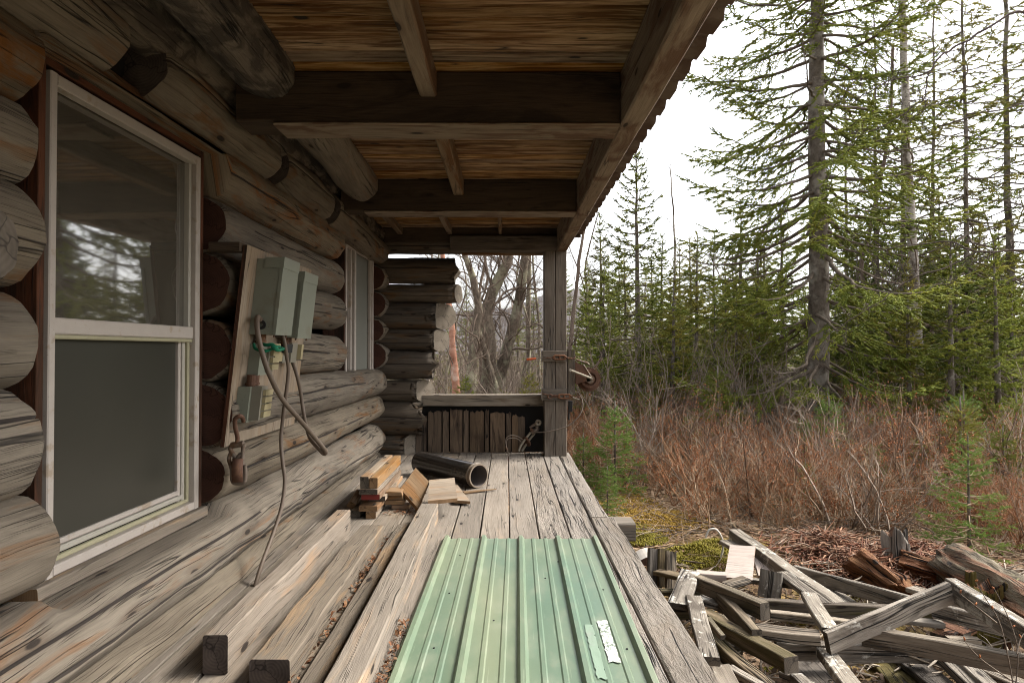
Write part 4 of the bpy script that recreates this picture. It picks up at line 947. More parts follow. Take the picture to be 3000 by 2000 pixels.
# ------------------------------------------------------------------ lumber heap beside the deck
def A(x_, y_): return (1850+x_/3.2667)/1.27551, (1520+y_/3.2667)/1.27551
def B(x_, y_): return (2400+x_/3.2667)/1.27551, (1520+y_/3.2667)/1.27551
GP = 'old boards heaped on the ground beside the deck'
pile = [
 ('thick grey stud with a square cut end lying across the left of the heap', A(500, 470), A(1268, 800), -1.42, -1.37, .062, .090, 'pile_brown', 0, .03),
 ('short pale rounded bar leaning under the thick square cut stud', A(838, 690), A(1195, 1050), -1.44, -1.44, .052, .09, 'pile_brown', 0, .05),
 ('long mossy timber with a blotched end pointing at the bottom of the picture', A(690, 850), A(1515, 1320), -1.50, -1.45, .080, .075, 'pile_brown', 0, .03),
 ('knot holed board beside the deck edge with a sawn near end', A(585, 715), A(742, 1305), -1.43, -1.40, .088, .040, 'pile_lichen', 0, .03),
 ('mossy timber between the knot holed board and the long mossy timber', A(735, 1045), A(1290, 1570), -1.56, -1.52, .070, .075, 'pile_brown', 0, .03),
 ('wide grey board with a pointed top at the bottom by the deck', A(835, 1370), A(960, 1640), -1.46, -1.50, .095, .035, 'pile_grey', .3, .04),
 ('thin split lath beside the pointed grey board', A(930, 1380), A(1260, 1590), -1.52, -1.50, .045, .03, 'pile_grey', 0, .05),
 ('flat board with a black charred end lying level in the heap', A(1130, 1010), A(1795, 1080), -1.47, -1.45, .095, .050, 'pile_grey', 0, .02),
 ('lichen spotted short plank crossing over the level studs', A(1690, 700), A(1905, 1040), -1.40, -1.43, .085, .035, 'pile_lichen', 0, .03),
 ('dark weathered plank running under the lichen spotted short plank', A(1435, 500), A(1850, 800), -1.50, -1.52, .085, .035, 'pile_grey', 0, .03),
 ('narrow pale board tucked behind the clean white board', A(1195, 300), A(1275, 540), -1.54, -1.58, .09, .03, 'pile_pale', 0, .01),
 ('short pale stud lying level at the left of the clean white board', A(620, 490), A(900, 512), -1.50, -1.50, .075, .045, 'pile_pale', 0, .01),
 ('long pale split rail sloping down to the right from behind the white board', A(985, 90), A(1990, 790), -1.46, -1.52, .095, .085, 'pile_lichen', 0, .06),
 ('grey broken plank end poking out behind the clean white board', A(890, 190), A(1150, 330), -1.52, -1.54, .10, .03, 'pile_grey', 0, .05),
 ('upright rotten chunk with a jagged top in the middle of the heap', A(1325, 490), A(1305, 745), -1.46, -1.62, .135, .05, 'pile_lichen', 0, .10),
 ('small wedge of board below the clean white board', A(900, 610), A(1095, 545), -1.50, -1.48, .085, .03, 'pile_grey', 0, .03),
 ('broken plank with a splintered middle by the deck edge', A(555, 490), A(430, 800), -1.42, -1.45, .12, .035, 'pile_lichen', 0, .05),
 ('plank end sticking out from under the deck edge, upper of two', A(270, 668), A(660, 690), -1.50, -1.52, .06, .03, 'pile_brown', 0, .05),
 ('plank end sticking out from under the deck edge, lower of two', A(380, 850), A(540, 850), -1.50, -1.50, .06, .045, 'pile_brown', 0, .04),
 ('long dark topped stud running level across the middle of the heap', A(1130, 750), B(1068, 850), -1.52, -1.52, .052, .090, 'pile_dark', 0, .02),
 ('long board on edge sloping across the back of the heap', A(1560, 440), B(910, 745), -1.50, -1.46, .035, .092, 'pile_grey', 0, .02),
 ('grey stud slanting up to a corner joint at the right of the heap', B(45, 1070), B(1235, 605), -1.42, -1.24, .036, .115, 'pile_grey', 0, .01),
 ('frosty grey stud running down to the right from the corner joint', B(1262, 565), B(2250, 1160), -1.24, -1.27, .062, .105, 'pile_lichen', 0, .01),
 ('board on edge passing behind the corner joint of two studs', B(1085, 785), B(1760, 960), -1.46, -1.46, .035, .090, 'pile_grey', 0, .02),
 ('long frosty stud sloping across the lower right of the heap', B(400, 1010), B(2200, 1340), -1.45, -1.40, .060, .095, 'pile_grey', 0, .02),
 ('low stud half in shade under the long frosty stud', A(1370, 1160), B(1060, 1195), -1.54, -1.55, .052, .090, 'pile_grey', 0, .02),
 ('short lichen plank lying on leaves at the bottom of the heap', B(50, 1225), B(370, 1640), -1.54, -1.52, .090, .045, 'pile_lichen', 0, .02),
 ('dark damp plank on the leaves at the bottom of the heap', B(790, 1270), B(1250, 1620), -1.68, -1.67, .14, .035, 'pile_dark', 0, .03),
 ('wide moss covered orange brown board flat on the leaves', B(600, 1270), B(930, 1620), -1.715, -1.71, .22, .030, 'moss_wood', 0, .03),
 ('cracked grey plank running down to the bottom right, left of two', B(1170, 1265), B(1560, 1620), -1.62, -1.62, .085, .05, 'pile_grey', 0, .08),
 ('cracked grey plank running down to the bottom right, right of two', B(1330, 1290), B(1700, 1620), -1.60, -1.60, .075, .05, 'pile_grey', 0, .08),
 ('thin board passing beneath the lichen spotted short plank', A(1325, 870), B(370, 970), -1.53, -1.53, .045, .05, 'pile_grey', 0, .03),
 ('short lichen stick at the bottom below the long mossy timber', A(1560, 1460), A(1720, 1620), -1.60, -1.58, .065, .05, 'pile_lichen', 0, .03),
 ('wide dark board flat on the ground behind the long mossy timber', A(1590, 1300), A(1900, 1620), -1.70, -1.70, .23, .030, 'pile_dark', 0, .03),
 ('slim splinter standing across the mossy timbers', A(725, 930), A(865, 1100), -1.44, -1.48, .03, .03, 'pile_brown', 0, .05),
 ('rotten flake of wood under the long dark topped stud', B(690, 935), B(1180, 985), -1.56, -1.57, .07, .03, 'pile_grey', 0, .12),
 ('brown split chunk lying in the hollow at the right of the heap', B(1130, 1090), B(1420, 985), -1.60, -1.60, .09, .05, 'rotten', 0, .15),
 ('pale lath under the studs at the right of the heap', B(1220, 1125), B(1530, 1140), -1.58, -1.58, .05, .04, 'pile_grey', 0, .02),
 ('grey board lying between the leaves and the long split rail', B(390, 665), B(580, 800), -1.60, -1.62, .10, .03, 'pile_lichen', 0, .04),
 ('broken grey board under the end of the long split rail', B(-20, 590), B(290, 790), -1.58, -1.60, .09, .03, 'pile_grey', 0, .05),
 ('level stud buried low under the flat charred board', A(1380, 1130), A(1560, 1150), -1.56, -1.56, .06, .05, 'pile_grey', 0, .02),
 ('dark board lying deep in the gap beside the knot holed board', A(880, 1170), A(1060, 1200), -1.62, -1.62, .06, .04, 'pile_dark', 0, .03),
 ('thin board edge showing behind the pale rounded bar', A(650, 740), A(840, 790), -1.48, -1.50, .07, .035, 'pile_lichen', 0, .04),
]
pile += [
 ('dark plank wedged under the thick square cut stud', A(520, 640), A(1120, 930), -1.56, -1.56, .09, .04, 'pile_dark', 0, .04),
 ('brown plank with a rounded near end beside the deck', A(640, 1180), A(860, 1500), -1.60, -1.58, .10, .04, 'pile_brown', 0, .04),
 ('split grey lath lying over the wide dark board', A(1420, 1440), A(1850, 1600), -1.62, -1.60, .05, .03, 'pile_grey', 0, .06),
 ('brown plank end between the rounded bar and the long mossy timber', A(880, 900), A(1250, 1180), -1.56, -1.56, .07, .04, 'pile_brown', 0, .05),
 ('grey plank under the corner joint pointing at the big rotten log', B(880, 640), B(1480, 830), -1.56, -1.54, .10, .03, 'pile_grey', 0, .04),
 ('dark board half buried below the studs at the right', B(560, 1090), B(1380, 1330), -1.62, -1.62, .11, .03, 'pile_dark', 0, .04),
 ('weathered plank at the far left corner of the heap by the bark slab', A(240, 480), A(560, 560), -1.58, -1.56, .09, .03, 'pile_brown', 0, .05),
 ('bleached lath crossing behind the upright rotten chunk', A(1120, 560), A(1560, 620), -1.56, -1.56, .05, .03, 'pile_lichen', 0, .05),
 ('grey plank at the lower right corner under the cracked planks', B(1500, 1350), B(1960, 1580), -1.66, -1.66, .11, .035, 'pile_grey', 0, .05),
 ('brown rotten board between the leaves and the frosty stud', B(900, 900), B(1420, 1080), -1.60, -1.60, .09, .03, 'rotten', 0, .1),
]
for i, (lb, a, b_, z0, z1, w_, h_, mt, tw, wr_) in enumerate(pile):
    plank('old_board', lb, 'board', onz(*a, R(z0)), onz(*b_, R(z1)), w_, h_, mt, 'end_pile' if mt != 'pile_pale' else 'end_tan', GP, seg=14, wear=wr_, warp=.012 if wr_ > .025 else .004, ch=.004, seed=200+i*1.7, top=True, twist=tw)
# clean white board propped on the heap
def qboard(label, c4, th, mat, cap='end_dark'):
    o = quadboard(label, c4, th, mat, 0, GP); o.name = 'old_board'; o['category'] = 'board'; o.data.materials[1] = M[cap]; return o
qboard('clean white new board propped up at the back of the heap', [onz(*A(885, 548), R(-1.56)), onz(*A(1155, 578), R(-1.56)), onz(*A(1186, 256), R(-1.42)), onz(*A(940, 242), R(-1.42))], .03, 'pile_pale', 'end_tan')
for i, (lb, a, b_, w_) in enumerate((('short dark plank standing against the deck edge, nearest of three', A(215, 640), A(215, 480), .12), ('mossy plank end standing against the deck edge, middle of three', A(300, 640), A(315, 470), .09), ('grey plank end standing against the deck edge, furthest right of three', A(370, 670), A(420, 510), .08))):
    p0 = onz(*a, R(-1.70)); p1 = p0+Vector((.03, .1, .24)); plank('old_board', lb, 'board', p0, p1, w_, .03, ('pile_dark', 'moss_wood', 'pile_grey')[i], 'end_pile', GP, up=(.3, -.8, .4), seg=6, wear=.06, seed=300+i)
# rotten logs and stumps
def rotlog(name, label, cat, p0, p1, r0, r1, mat, seed, lump=.05, out=(0, -1, 0), group=None):
    mb = MB(); dz = (Vector(p1)-Vector(p0)).normalized().z
    log_mb(mb, p0, p1, r0, r1, seed, out=out, up=(1, 0, 0) if abs(dz) > .8 else (0, 0, 1), lump=lump, cracks=((.9, r0*.35, -.1, 1.1), (.2, r0*.25, .1, 1.1), (1.6, r0*.3, -.1, .8), (-.5, r0*.2, .2, 1.0)) if r0 > .06 else (), knots=6 if r0 > .06 else 0, e0=.01, e1=.01,
           endf=lambda y_, z_, k: (.10 if r0 > .06 else .015)*noise.noise(Vector((y_*14+seed, z_*14, k*3))), bow=.03)
    c = (Vector(p0)+Vector(p1))/2; o = link(name, mb.mesh(name, c), [M[mat], M['rotten'], M['near_black']], loc=c, smooth=False); return tag(o, label, cat, group)
rotlog('rotten_log', 'big silvery rotten log lying behind the frosty stud at the right', 'log', onz(*B(1230, 395), R(-1.50)), onz(*B(2300, 1000), R(-1.50)), .135, .16, 'bark_log', 401)
rotlog('rotten_log', 'crumbling red brown log chunk at the back of the heap', 'log', onz(*B(380, 420), R(-1.58)), onz(*B(780, 700), R(-1.64)), .11, .09, 'rotten', 402)
rotlog('rotten_log', 'splintered red log shell lying between the chunk and the big log', 'log', onz(*B(800, 420), R(-1.60)), onz(*B(1250, 560), R(-1.62)), .10, .10, 'rotten', 403)
rotlog('tree_stump', 'small grey broken stump among the red rotten wood', 'stump', onz(*B(755, 520), R(-1.72)), onz(*B(755, 520), R(-1.72))+Vector((.02, .03, .30)), .085, .06, 'pile_grey', 404, out=(0, -1, .01))
rotlog('tree_stump', 'mossy broken stump under the frosty stud at the right', 'stump', onz(*B(1620, 1190), R(-1.76)), onz(*B(1620, 1190), R(-1.76))+Vector((.01, .03, .32)), .12, .10, 'moss_wood', 405, out=(0, -1, .01))
rotlog('tree_stump', 'thin grey stake standing upright before the mossy stump', 'stump', onz(*B(1470, 1100), R(-1.74)), onz(*B(1470, 1100), R(-1.74))+Vector((0, .02, .38)), .032, .028, 'moss_wood', 406, lump=.01, out=(0, -1, .01))
rotlog('tree_stump', 'low red rotten stump stub at the far back of the heap', 'stump', onz(*B(110, 330), R(-1.74)), onz(*B(110, 330), R(-1.74))+Vector((0, .02, .16)), .04, .03, 'rotten', 407, lump=.02, out=(0, -1, .01))
# curved white hose and pale bark slab
wh = MB(); c0 = onz(*A(835, 400), R(-1.72)); wh.tube([c0, c0+Vector((.035, .02, .08)), c0+Vector((.04, .03, .16)), c0+Vector((.0, .05, .24)), c0+Vector((-.06, .06, .24)), c0+Vector((-.09, .06, .18))], .008, 10, smoothpath=6)
o = link('white_hose', wh.mesh('white_hose', c0), [M['white_tube']]*2, loc=c0, smooth=True); tag(o, 'white plastic hose arching up out of the yellow moss', 'hose')
sl0 = [onz(*A(60, 350), R(-1.60)), onz(*A(170, 325), R(-1.575)), onz(*A(280, 355), R(-1.60))]
mb = MB(); n0 = 9
for (off_, zz_) in ((-.09, 0), (.09, .01)):
    for k in range(n0):
        t = k/(n0-1); p = sl0[0]*(1-t)**2+sl0[1]*2*t*(1-t)+sl0[2]*t*t; mb.add(p+Vector((0, off_, zz_+.02*math.sin(math.pi*t)))); mb.add(p+Vector((0, off_, zz_-.05)))
for k in range(n0-1):
    a = 2*k; b_ = 2*(n0+k); uv = [(0, 0), (.03, 0), (.03, .18), (0, .18)]
    mb.face([a, a+2, b_+2, b_], uv, 0); mb.face([a+1, b_+1, b_+3, a+3], uv, 1); mb.face([a, a+1, a+3, a+2], uv, 1); mb.face([b_, b_+2, b_+3, b_+1], uv, 1)
mb.face([2*n0-2, 2*n0-1, 4*n0-1, 4*n0-2], [(0, 0)]*4, 1); mb.face([0, 2*n0, 2*n0+1, 1], [(0, 0)]*4, 1)
o = link('bark_slab', mb.mesh('bark_slab', sl0[1]), [M['bark_white'], M['rotten']], loc=sl0[1]); tag(o, 'curved slab with a pale top lying on the ground by the deck edge', 'bark slab')
# ------------------------------------------------------------------ ground, hills
def ground_z(x_, y_):
    z_ = GZ + .05*noise.noise(Vector((x_*.35, y_*.35, 0)))+.02*noise.noise(Vector((x_*1.7, y_*1.7, 4)))
    if x_ < .75: z_ = min(z_, GZ+.02)-.03
    dd = math.hypot(x_, y_)
    if dd > 12: z_ += -.012*(dd-12)*(1-min(1, (dd-12)/200))*.5
    return z_
def ground_mat():
    m, t, b = new_mat('forest_floor'); g = G(t); v = g.n('ShaderNodeTexCoord').outputs['Object']
    a = g.noise(v, .55, 5, .6); c = g.noise(v, 5, 6, .7); d = g.noise(v, 28, 5, .7)
    col = g.mix(g.ramp(d, [(.3, 0.0), (.7, 1.0)]), (.055, .035, .022), (.24, .155, .095))
    col = g.mix(g.math('MULTIPLY', g.ramp(c, [(.5, 0.0), (.62, 1.0)]), .7), col, (.30, .21, .13))
    moss = g.ramp(g.math('ADD', g.math('MULTIPLY', a, .7), g.math('MULTIPLY', c, .3)), [(.50, 0.0), (.60, 1.0)])
    mc = g.mix(g.noise(v, 14, 4), (.16, .13, .02), (.32, .21, .045))
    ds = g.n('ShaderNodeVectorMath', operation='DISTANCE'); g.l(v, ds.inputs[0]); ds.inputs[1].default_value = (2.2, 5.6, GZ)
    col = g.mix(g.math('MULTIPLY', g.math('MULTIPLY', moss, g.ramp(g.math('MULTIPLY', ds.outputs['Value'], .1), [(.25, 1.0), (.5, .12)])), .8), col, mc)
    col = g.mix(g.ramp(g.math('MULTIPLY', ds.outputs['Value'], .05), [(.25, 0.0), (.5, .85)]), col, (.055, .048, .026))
    g.l(col, b.inputs['Base Color']); b.inputs['Roughness'].default_value = .95; b.inputs['Specular IOR Level'].default_value = .1
    bp = g.n('ShaderNodeBump'); bp.inputs['Strength'].default_value = .9; bp.inputs['Distance'].default_value = .04
    g.l(g.math('ADD', c, g.math('MULTIPLY', d, .6)), bp.inputs['Height']); g.l(bp.outputs[0], b.inputs['Normal']); return m
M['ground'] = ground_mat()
xs = np.concatenate([-np.geomspace(300, 3, 26), np.linspace(-2.5, 14, 84), np.geomspace(15, 300, 26)])
ys_ = np.concatenate([-np.geomspace(200, 3, 18), np.linspace(-2.5, 20, 100), np.geomspace(21.5, 400, 26)])
V = np.array([(x_, y_, ground_z(x_, y_)) for y_ in ys_ for x_ in xs]); nx = len(xs)
F_ = np.array([(j*nx+i, j*nx+i+1, (j+1)*nx+i+1, (j+1)*nx+i) for j in range(len(ys_)-1) for i in range(nx-1)])
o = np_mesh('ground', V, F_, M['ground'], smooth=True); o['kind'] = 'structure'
def hill_mat():
    m, t, b = new_mat('far_wooded_hill'); g = G(t); v = g.n('ShaderNodeTexCoord').outputs['Object']
    col = g.mix(g.noise(v, .05, 8, .75), (.075, .07, .085), (.125, .115, .10)); g.l(col, b.inputs['Base Color']); b.inputs['Roughness'].default_value = 1; b.inputs['Specular IOR Level'].default_value = 0; return m
n = 90; Vh = []; 
for k in range(n+1):
    a = math.radians(-60+150*k/n); h_ = 26+26*noise.noise(Vector((k*.11, 2, 0)))+6*noise.noise(Vector((k*.6, 5, 0))); h_ *= .3 if a > .12 else .8
    for (r_, z_) in ((200, -5), (260, h_*.6), (330, h_+4), (430, h_+2)): Vh.append((math.sin(a)*r_, math.cos(a)*r_, z_+3*noise.noise(Vector((k*.9, r_, 1)))))
Fh = np.array([(k*4+i, (k+1)*4+i, (k+1)*4+i+1, k*4+i+1) for k in range(n) for i in range(3)])
o = np_mesh('hills', np.array(Vh), Fh, hill_mat(), smooth=True); o['kind'] = 'structure'

# ------------------------------------------------------------------ plants: fast numpy builders
class Tubes:
    def __init__(s): s.V = []; s.F = []; s.n = 0
    def add(s, P_, R_, k=4):
        P_ = np.asarray(P_, float); n = len(P_); R_ = np.linspace(R_[0], R_[1], n) if len(R_) == 2 else np.asarray(R_)
        T = np.gradient(P_, axis=0); T /= np.linalg.norm(T, axis=1)[:, None]+1e-9
        ref = np.array([0, 0, 1.0]) if abs(T[0, 2]) < .9 else np.array([1.0, 0, 0])
        e1 = np.cross(T, ref); e1 /= np.linalg.norm(e1, axis=1)[:, None]+1e-9; e2 = np.cross(T, e1)
        a = np.arange(k)*2*np.pi/k
        V = P_[:, None]+(e1[:, None]*np.cos(a)[None, :, None]+e2[:, None]*np.sin(a)[None, :, None])*R_[:, None, None]
        i = np.arange(k); j = (i+1) % k; b = (np.arange(n-1)*k)[:, None]
        F_ = np.stack([b+i, b+j, b+j+k, b+i+k], -1).reshape(-1, 4)+s.n
        s.V.append(V.reshape(-1, 3)); s.F.append(F_); s.n += n*k
    def arrays(s): return np.concatenate(s.V), np.concatenate(s.F)
def shoots(P0, D, L_, r):
    """needle shoots: spindles with a few needle fins; P0 start points, D directions, L_ lengths, r radii"""
    n = len(P0); D = D/(np.linalg.norm(D, axis=1)[:, None]+1e-9)
    ref = np.tile(np.array([0, 0, 1.0]), (n, 1)); ref[np.abs(D[:, 2]) > .9] = (1, 0, 0)
    e1 = np.cross(D, ref); e1 /= np.linalg.norm(e1, axis=1)[:, None]; e2 = np.cross(D, e1)
    V = np.empty((n, 8, 3)); V[:, 0] = P0; V[:, 7] = P0+D*L_[:, None]
    for k in range(3):
        a = 2*np.pi*k/3; c = e1*np.cos(a)+e2*np.sin(a)
        V[:, 1+k] = P0+D*(L_*.25)[:, None]+c*r[:, None]
        a += .9; c = e1*np.cos(a)+e2*np.sin(a)
        V[:, 4+k] = P0+D*(L_*.75)[:, None]+c*(r*.8)[:, None]
    f = [(0, 2, 1), (0, 3, 2), (0, 1, 3)]+[(1, 2, 4), (2, 5, 4), (2, 3, 5), (3, 6, 5), (3, 1, 6), (1, 4, 6)]+[(4, 5, 7), (5, 6, 7), (6, 4, 7)]
    F_ = (np.arange(n)*8)[:, None, None]+np.array(f)[None]
    return V.reshape(-1, 3), F_.reshape(-1, 3)
def needles(P0, D, L_, nlen, per, rg, wf=.10):
    """single needles standing off each shoot (for plants seen close by)"""
    n = len(P0); D = D/(np.linalg.norm(D, axis=1)[:, None]+1e-9)
    P_ = np.repeat(P0, per, 0); Dd = np.repeat(D, per, 0); Ll = np.repeat(L_, per)
    t = np.tile((np.arange(per)+.5)/per, n)+rg.uniform(-.05, .05, n*per)
    q = rg.normal(size=(n*per, 3)); q[:, 2] += .35; q -= Dd*(q*Dd).sum(1)[:, None]; q /= np.linalg.norm(q, axis=1)[:, None]+1e-9
    B_ = P_+Dd*(Ll*t)[:, None]; nd = Dd*.75+q; nd /= np.linalg.norm(nd, axis=1)[:, None]; s_ = np.cross(nd, Dd); s_ /= np.linalg.norm(s_, axis=1)[:, None]+1e-9
    wl = nlen*wf
    V = np.empty((n*per, 3, 3)); V[:, 0] = B_-s_*wl; V[:, 1] = B_+s_*wl; V[:, 2] = B_+nd*nlen*rg.uniform(.7, 1.15, n*per)[:, None]
    return V.reshape(-1, 3), np.arange(n*per*3).reshape(-1, 3)

def spruce(seed, H, rt, prof, h0, step=.38, per=5, dens=1.0, droop=.35, shoot_l=.085, shoot_r=.013, sec_step=.11, bare=0.0, up_tip=.25, lean=(0, 0), fine=False, dead_h=0.0, sec_len=.42, fins=None):
    rg = np.random.default_rng(seed); tr = Tubes(); br = Tubes(); SP, SD, SL, SR = [], [], [], []
    nz = max(8, int(H/.35)); zs = np.linspace(0, H, nz); wob = np.cumsum(rg.normal(0, .012, (nz, 2)), 0)*min(1, H/8)
    tp = np.stack([wob[:, 0]+lean[0]*zs, wob[:, 1]+lean[1]*zs, zs], 1); tr_r = rt*(1-zs/H)**.85+.008; tr_r[0] *= 1.35
    tr.add(tp, tr_r, 12)
    def trunk(h): return np.array([np.interp(h, zs, tp[:, 0]), np.interp(h, zs, tp[:, 1]), h])
    h = h0; a0 = rg.uniform(0, 6.28)
    while h < H-.12:
        nb = max(3, int(round(per+rg.uniform(-1, 1)))); t = h/H
        for k in range(nb):
            az = a0+2*np.pi*k/nb+rg.uniform(-.35, .35); L = prof(h)*rg.uniform(.62, 1.12); hh = h+rg.uniform(-.12, .12)*step*2
            if L < .06: continue
            el = np.interp(t, [0, .35, .8, 1], [-.28, -.08, .35, 1.0])+rg.uniform(-.12, .12)
            dh = np.array([np.cos(az), np.sin(az), 0.]); n = max(5, int(L/.14)); u = np.linspace(0, 1, n)
            sag = -droop*np.sin(u*np.pi*.75)*L*.35*(1-t*.6)+up_tip*u**3*L*.4
            side = np.array([-dh[1], dh[0], 0]); wv = np.cumsum(rg.normal(0, .018, n))*L
            P_ = trunk(np.clip(hh, 0.02, H))+dh*(u*L*np.cos(el))[:, None]+side*wv[:, None]; P_[:, 2] += u*L*np.sin(el)+sag
            br.add(P_, [.006+.0085*L*(1.4 if L > 1.2 else 1), .0025], 5)
            dead = rg.random() < (bare if h > dead_h else .85)
            s_ = max(.12, .16*L); first = .12 if t > .6 else .22
            ns = int(L*(1-first)/sec_step)
            for i in range(ns):
                uu = first+(1-first)*(i+rg.uniform(0, .8))/max(1, ns); 
                if uu > .98: continue
                p = np.array([np.interp(uu, u, P_[:, c]) for c in range(3)]); sgn = 1 if i % 2 else -1
                ld = (sec_len*L*(1-uu)**.8*.75+.10)*rg.uniform(.6, 1.15); ld = min(ld, .75)
                tan = P_[min(n-1, int(uu*n)+1)]-P_[max(0, int(uu*n)-1)]; tan = tan/(np.linalg.norm(tan)+1e-9)
                d = tan*rg.uniform(.5, .95)+side*sgn*rg.uniform(.35, .95)+np.array([0, 0, rg.uniform(-.5, .25)-droop*.25]); d /= np.linalg.norm(d)
                m_ = max(3, int(ld/.06)); q = p+d*np.linspace(0, ld, m_)[:, None]; q[:, 2] -= .10*droop*np.linspace(0, 1, m_)**2*ld*3; q += rg.normal(0, .014, q.shape)*np.linspace(0, 1, m_)[:, None]
                br.add(q, [.0042 if dead else .003, .0012], 3)
                if dead:
                    for w_ in range(int(3*dens)+1):
                        j = rg.integers(0, m_-1); e = d*.5+side*rg.uniform(-1, 1)+rg.normal(0, .35, 3); e /= np.linalg.norm(e); br.add(np.stack([q[j], q[j]+e*.09, q[j]+e*.17+rg.normal(0, .02, 3)]), [.0022, .001], 3)
                    continue
                if rg.random() > dens+.25: continue
                SP.append(q[-2]); SD.append(d+rg.normal(0, .08, 3)); SL.append(shoot_l*1.15); SR.append(shoot_r)
                for j in range(0, m_-1):
                    SP.append(q[j]); SD.append(q[j+1]-q[j]); SL.append(np.linalg.norm(q[j+1]-q[j])*1.25); SR.append(shoot_r*.95)
                    if rg.random() < dens:
                        for sg in (-1, 1):
                            if rg.random() < .82:
                                e = d*.75+np.cross(d, [0, 0, 1.])*sg*.75+np.array([0, 0, rg.uniform(-.35, .15)]); SP.append(q[j]+rg.normal(0, .004, 3)); SD.append(e); SL.append(shoot_l*rg.uniform(.55, 1.2)*(1-.35*j/m_)); SR.append(shoot_r*rg.uniform(.8, 1.1))
            if not dead:
                for j in range(int(n*.35), n-1): SP.append(P_[j]); SD.append(P_[j+1]-P_[j]); SL.append(np.linalg.norm(P_[j+1]-P_[j])*1.2); SR.append(shoot_r*1.05)
                SP.append(P_[-1]); SD.append(P_[-1]-P_[-2]); SL.append(shoot_l*1.4); SR.append(shoot_r)
        h += step*rg.uniform(.75, 1.25); a0 += rg.uniform(.6, 1.4)
    SP.append(trunk(H*.97)); SD.append(np.array([0, 0, 1.])); SL.append(.16); SR.append(shoot_r)
    SP, SD, SL, SR = map(np.array, (SP, SD, SL, SR))
    if fine:
        V1, F1 = shoots(SP, SD, SL, SR*.30); V2, F2 = needles(SP, SD, SL, SR.mean()*1.9, 24, rg); fol = (np.concatenate([V1, V2]), np.concatenate([F1, F2+len(V1)]))
    elif fins: V1, F1 = shoots(SP, SD, SL, SR*fins[0]); V2, F2 = needles(SP, SD, SL, fins[1], fins[2], rg, fins[3]); fol = (np.concatenate([V1, V2]), np.concatenate([F1, F2+len(V1)]))
    else: fol = shoots(SP, SD, SL, SR)
    return tr.arrays(), br.arrays(), fol

def foliage_mat(name, cols, hue=.0):
    m, t, b = new_mat(name); g = G(t); r = g.n('ShaderNodeNewGeometry').outputs['Random Per Island']
    v = g.n('ShaderNodeTexCoord').outputs['Object']; big = g.noise(v, 1.1, 4, .6)
    f = g.math('ADD', g.math('MULTIPLY', r, .45), g.math('MULTIPLY', g.math('SUBTRACT', big, .3), 1.3), clamp=True)
    x = g.n('ShaderNodeValToRGB'); e = x.color_ramp.elements
    while len(e) < len(cols): e.new(.5)
    for i, c in enumerate(cols): e[i].position = i/(len(cols)-1); e[i].color = (*c, 1)
    g.l(f, x.inputs[0])
    hv = g.n('ShaderNodeHueSaturation'); g.l(x.outputs[0], hv.inputs['Color']); g.l(g.math('ADD', 1.12, g.math('MULTIPLY', g.rnd(), .45)), hv.inputs['Value'])
    g.l(hv.outputs[0], b.inputs['Base Color']); b.inputs['Roughness'].default_value = .6; b.inputs['Specular IOR Level'].default_value = .2
    # thin needles let some light through
    tl = g.n('ShaderNodeBsdfTranslucent'); g.l(hv.outputs[0], tl.inputs[0]); mx = g.n('ShaderNodeMixShader'); mx.inputs[0].default_value = .42
    o_ = t.nodes['Material Output']; g.l(b.outputs[0], mx.inputs[1]); g.l(tl.outputs[0], mx.inputs[2]); g.l(mx.outputs[0], o_.inputs[0]); return m
def bark_mat(name, a, b_, c=None, scale=(6, 6, 2.2), cm=.5):
    m, t, b = new_mat(name); g = G(t); v = g.n('ShaderNodeTexCoord').outputs['Object']
    n1 = g.noise(g.scale(v, scale), 2.2, 7, .7); n2 = g.noise(v, 2.6, 4, .6)
    col = g.mix(g.ramp(n1, [(.3, 0.0), (.7, 1.0)]), a, b_)
    if c: col = g.mix(g.ramp(n2, [(.62-cm*.25, 0.0), (.70-cm*.25, 1.0)]), col, c)
    g.l(col, b.inputs['Base Color']); b.inputs['Roughness'].default_value = .92; b.inputs['Specular IOR Level'].default_value = .15
    bp = g.n('ShaderNodeBump'); bp.inputs['Strength'].default_value = .8; bp.inputs['Distance'].default_value = .015; g.l(n1, bp.inputs['Height']); g.l(bp.outputs[0], b.inputs['Normal']); return m
M['needle'] = foliage_mat('spruce_needles', [(.060, .080, .015), (.115, .140, .022), (.175, .185, .030), (.25, .22, .04)])
M['needle_dark'] = foliage_mat('dark_spruce_needles', [(.042, .062, .014), (.078, .108, .020), (.125, .150, .027), (.18, .18, .035)])
M['needle_yellow'] = foliage_mat('yellowing_needles', [(.075, .085, .016), (.13, .13, .024), (.20, .175, .032), (.27, .21, .04)])
M['needle_young'] = foliage_mat('young_needles', [(.06, .10, .022), (.10, .16, .034), (.15, .205, .042), (.21, .235, .05)])
M['spruce_bark'] = bark_mat('spruce_bark', (.055, .043, .034), (.17, .14, .112), (.22, .195, .16), (7, 7, 5))
M['twig'] = bark_mat('twig_bark', (.075, .058, .044), (.19, .15, .115))
M['grey_birch'] = bark_mat('birch_bark', (.20, .165, .14), (.50, .45, .39), (.11, .085, .068), (4, 4, 14), .5)
M['moss_bark'] = bark_mat('lichen_bark', (.06, .046, .034), (.19, .15, .11), (.26, .24, .16), (9, 9, 6), .5)
M['red_birch'] = bark_mat('red_birch_bark', (.25, .10, .06), (.46, .25, .17), (.50, .36, .28), (3, 3, 9), .3)
M['dark_twig'] = bark_mat('dark_twigs', (.035, .026, .022), (.10, .075, .06))
M['bare_twig'] = bark_mat('bare_twigs', (.085, .060, .045), (.22, .165, .125))
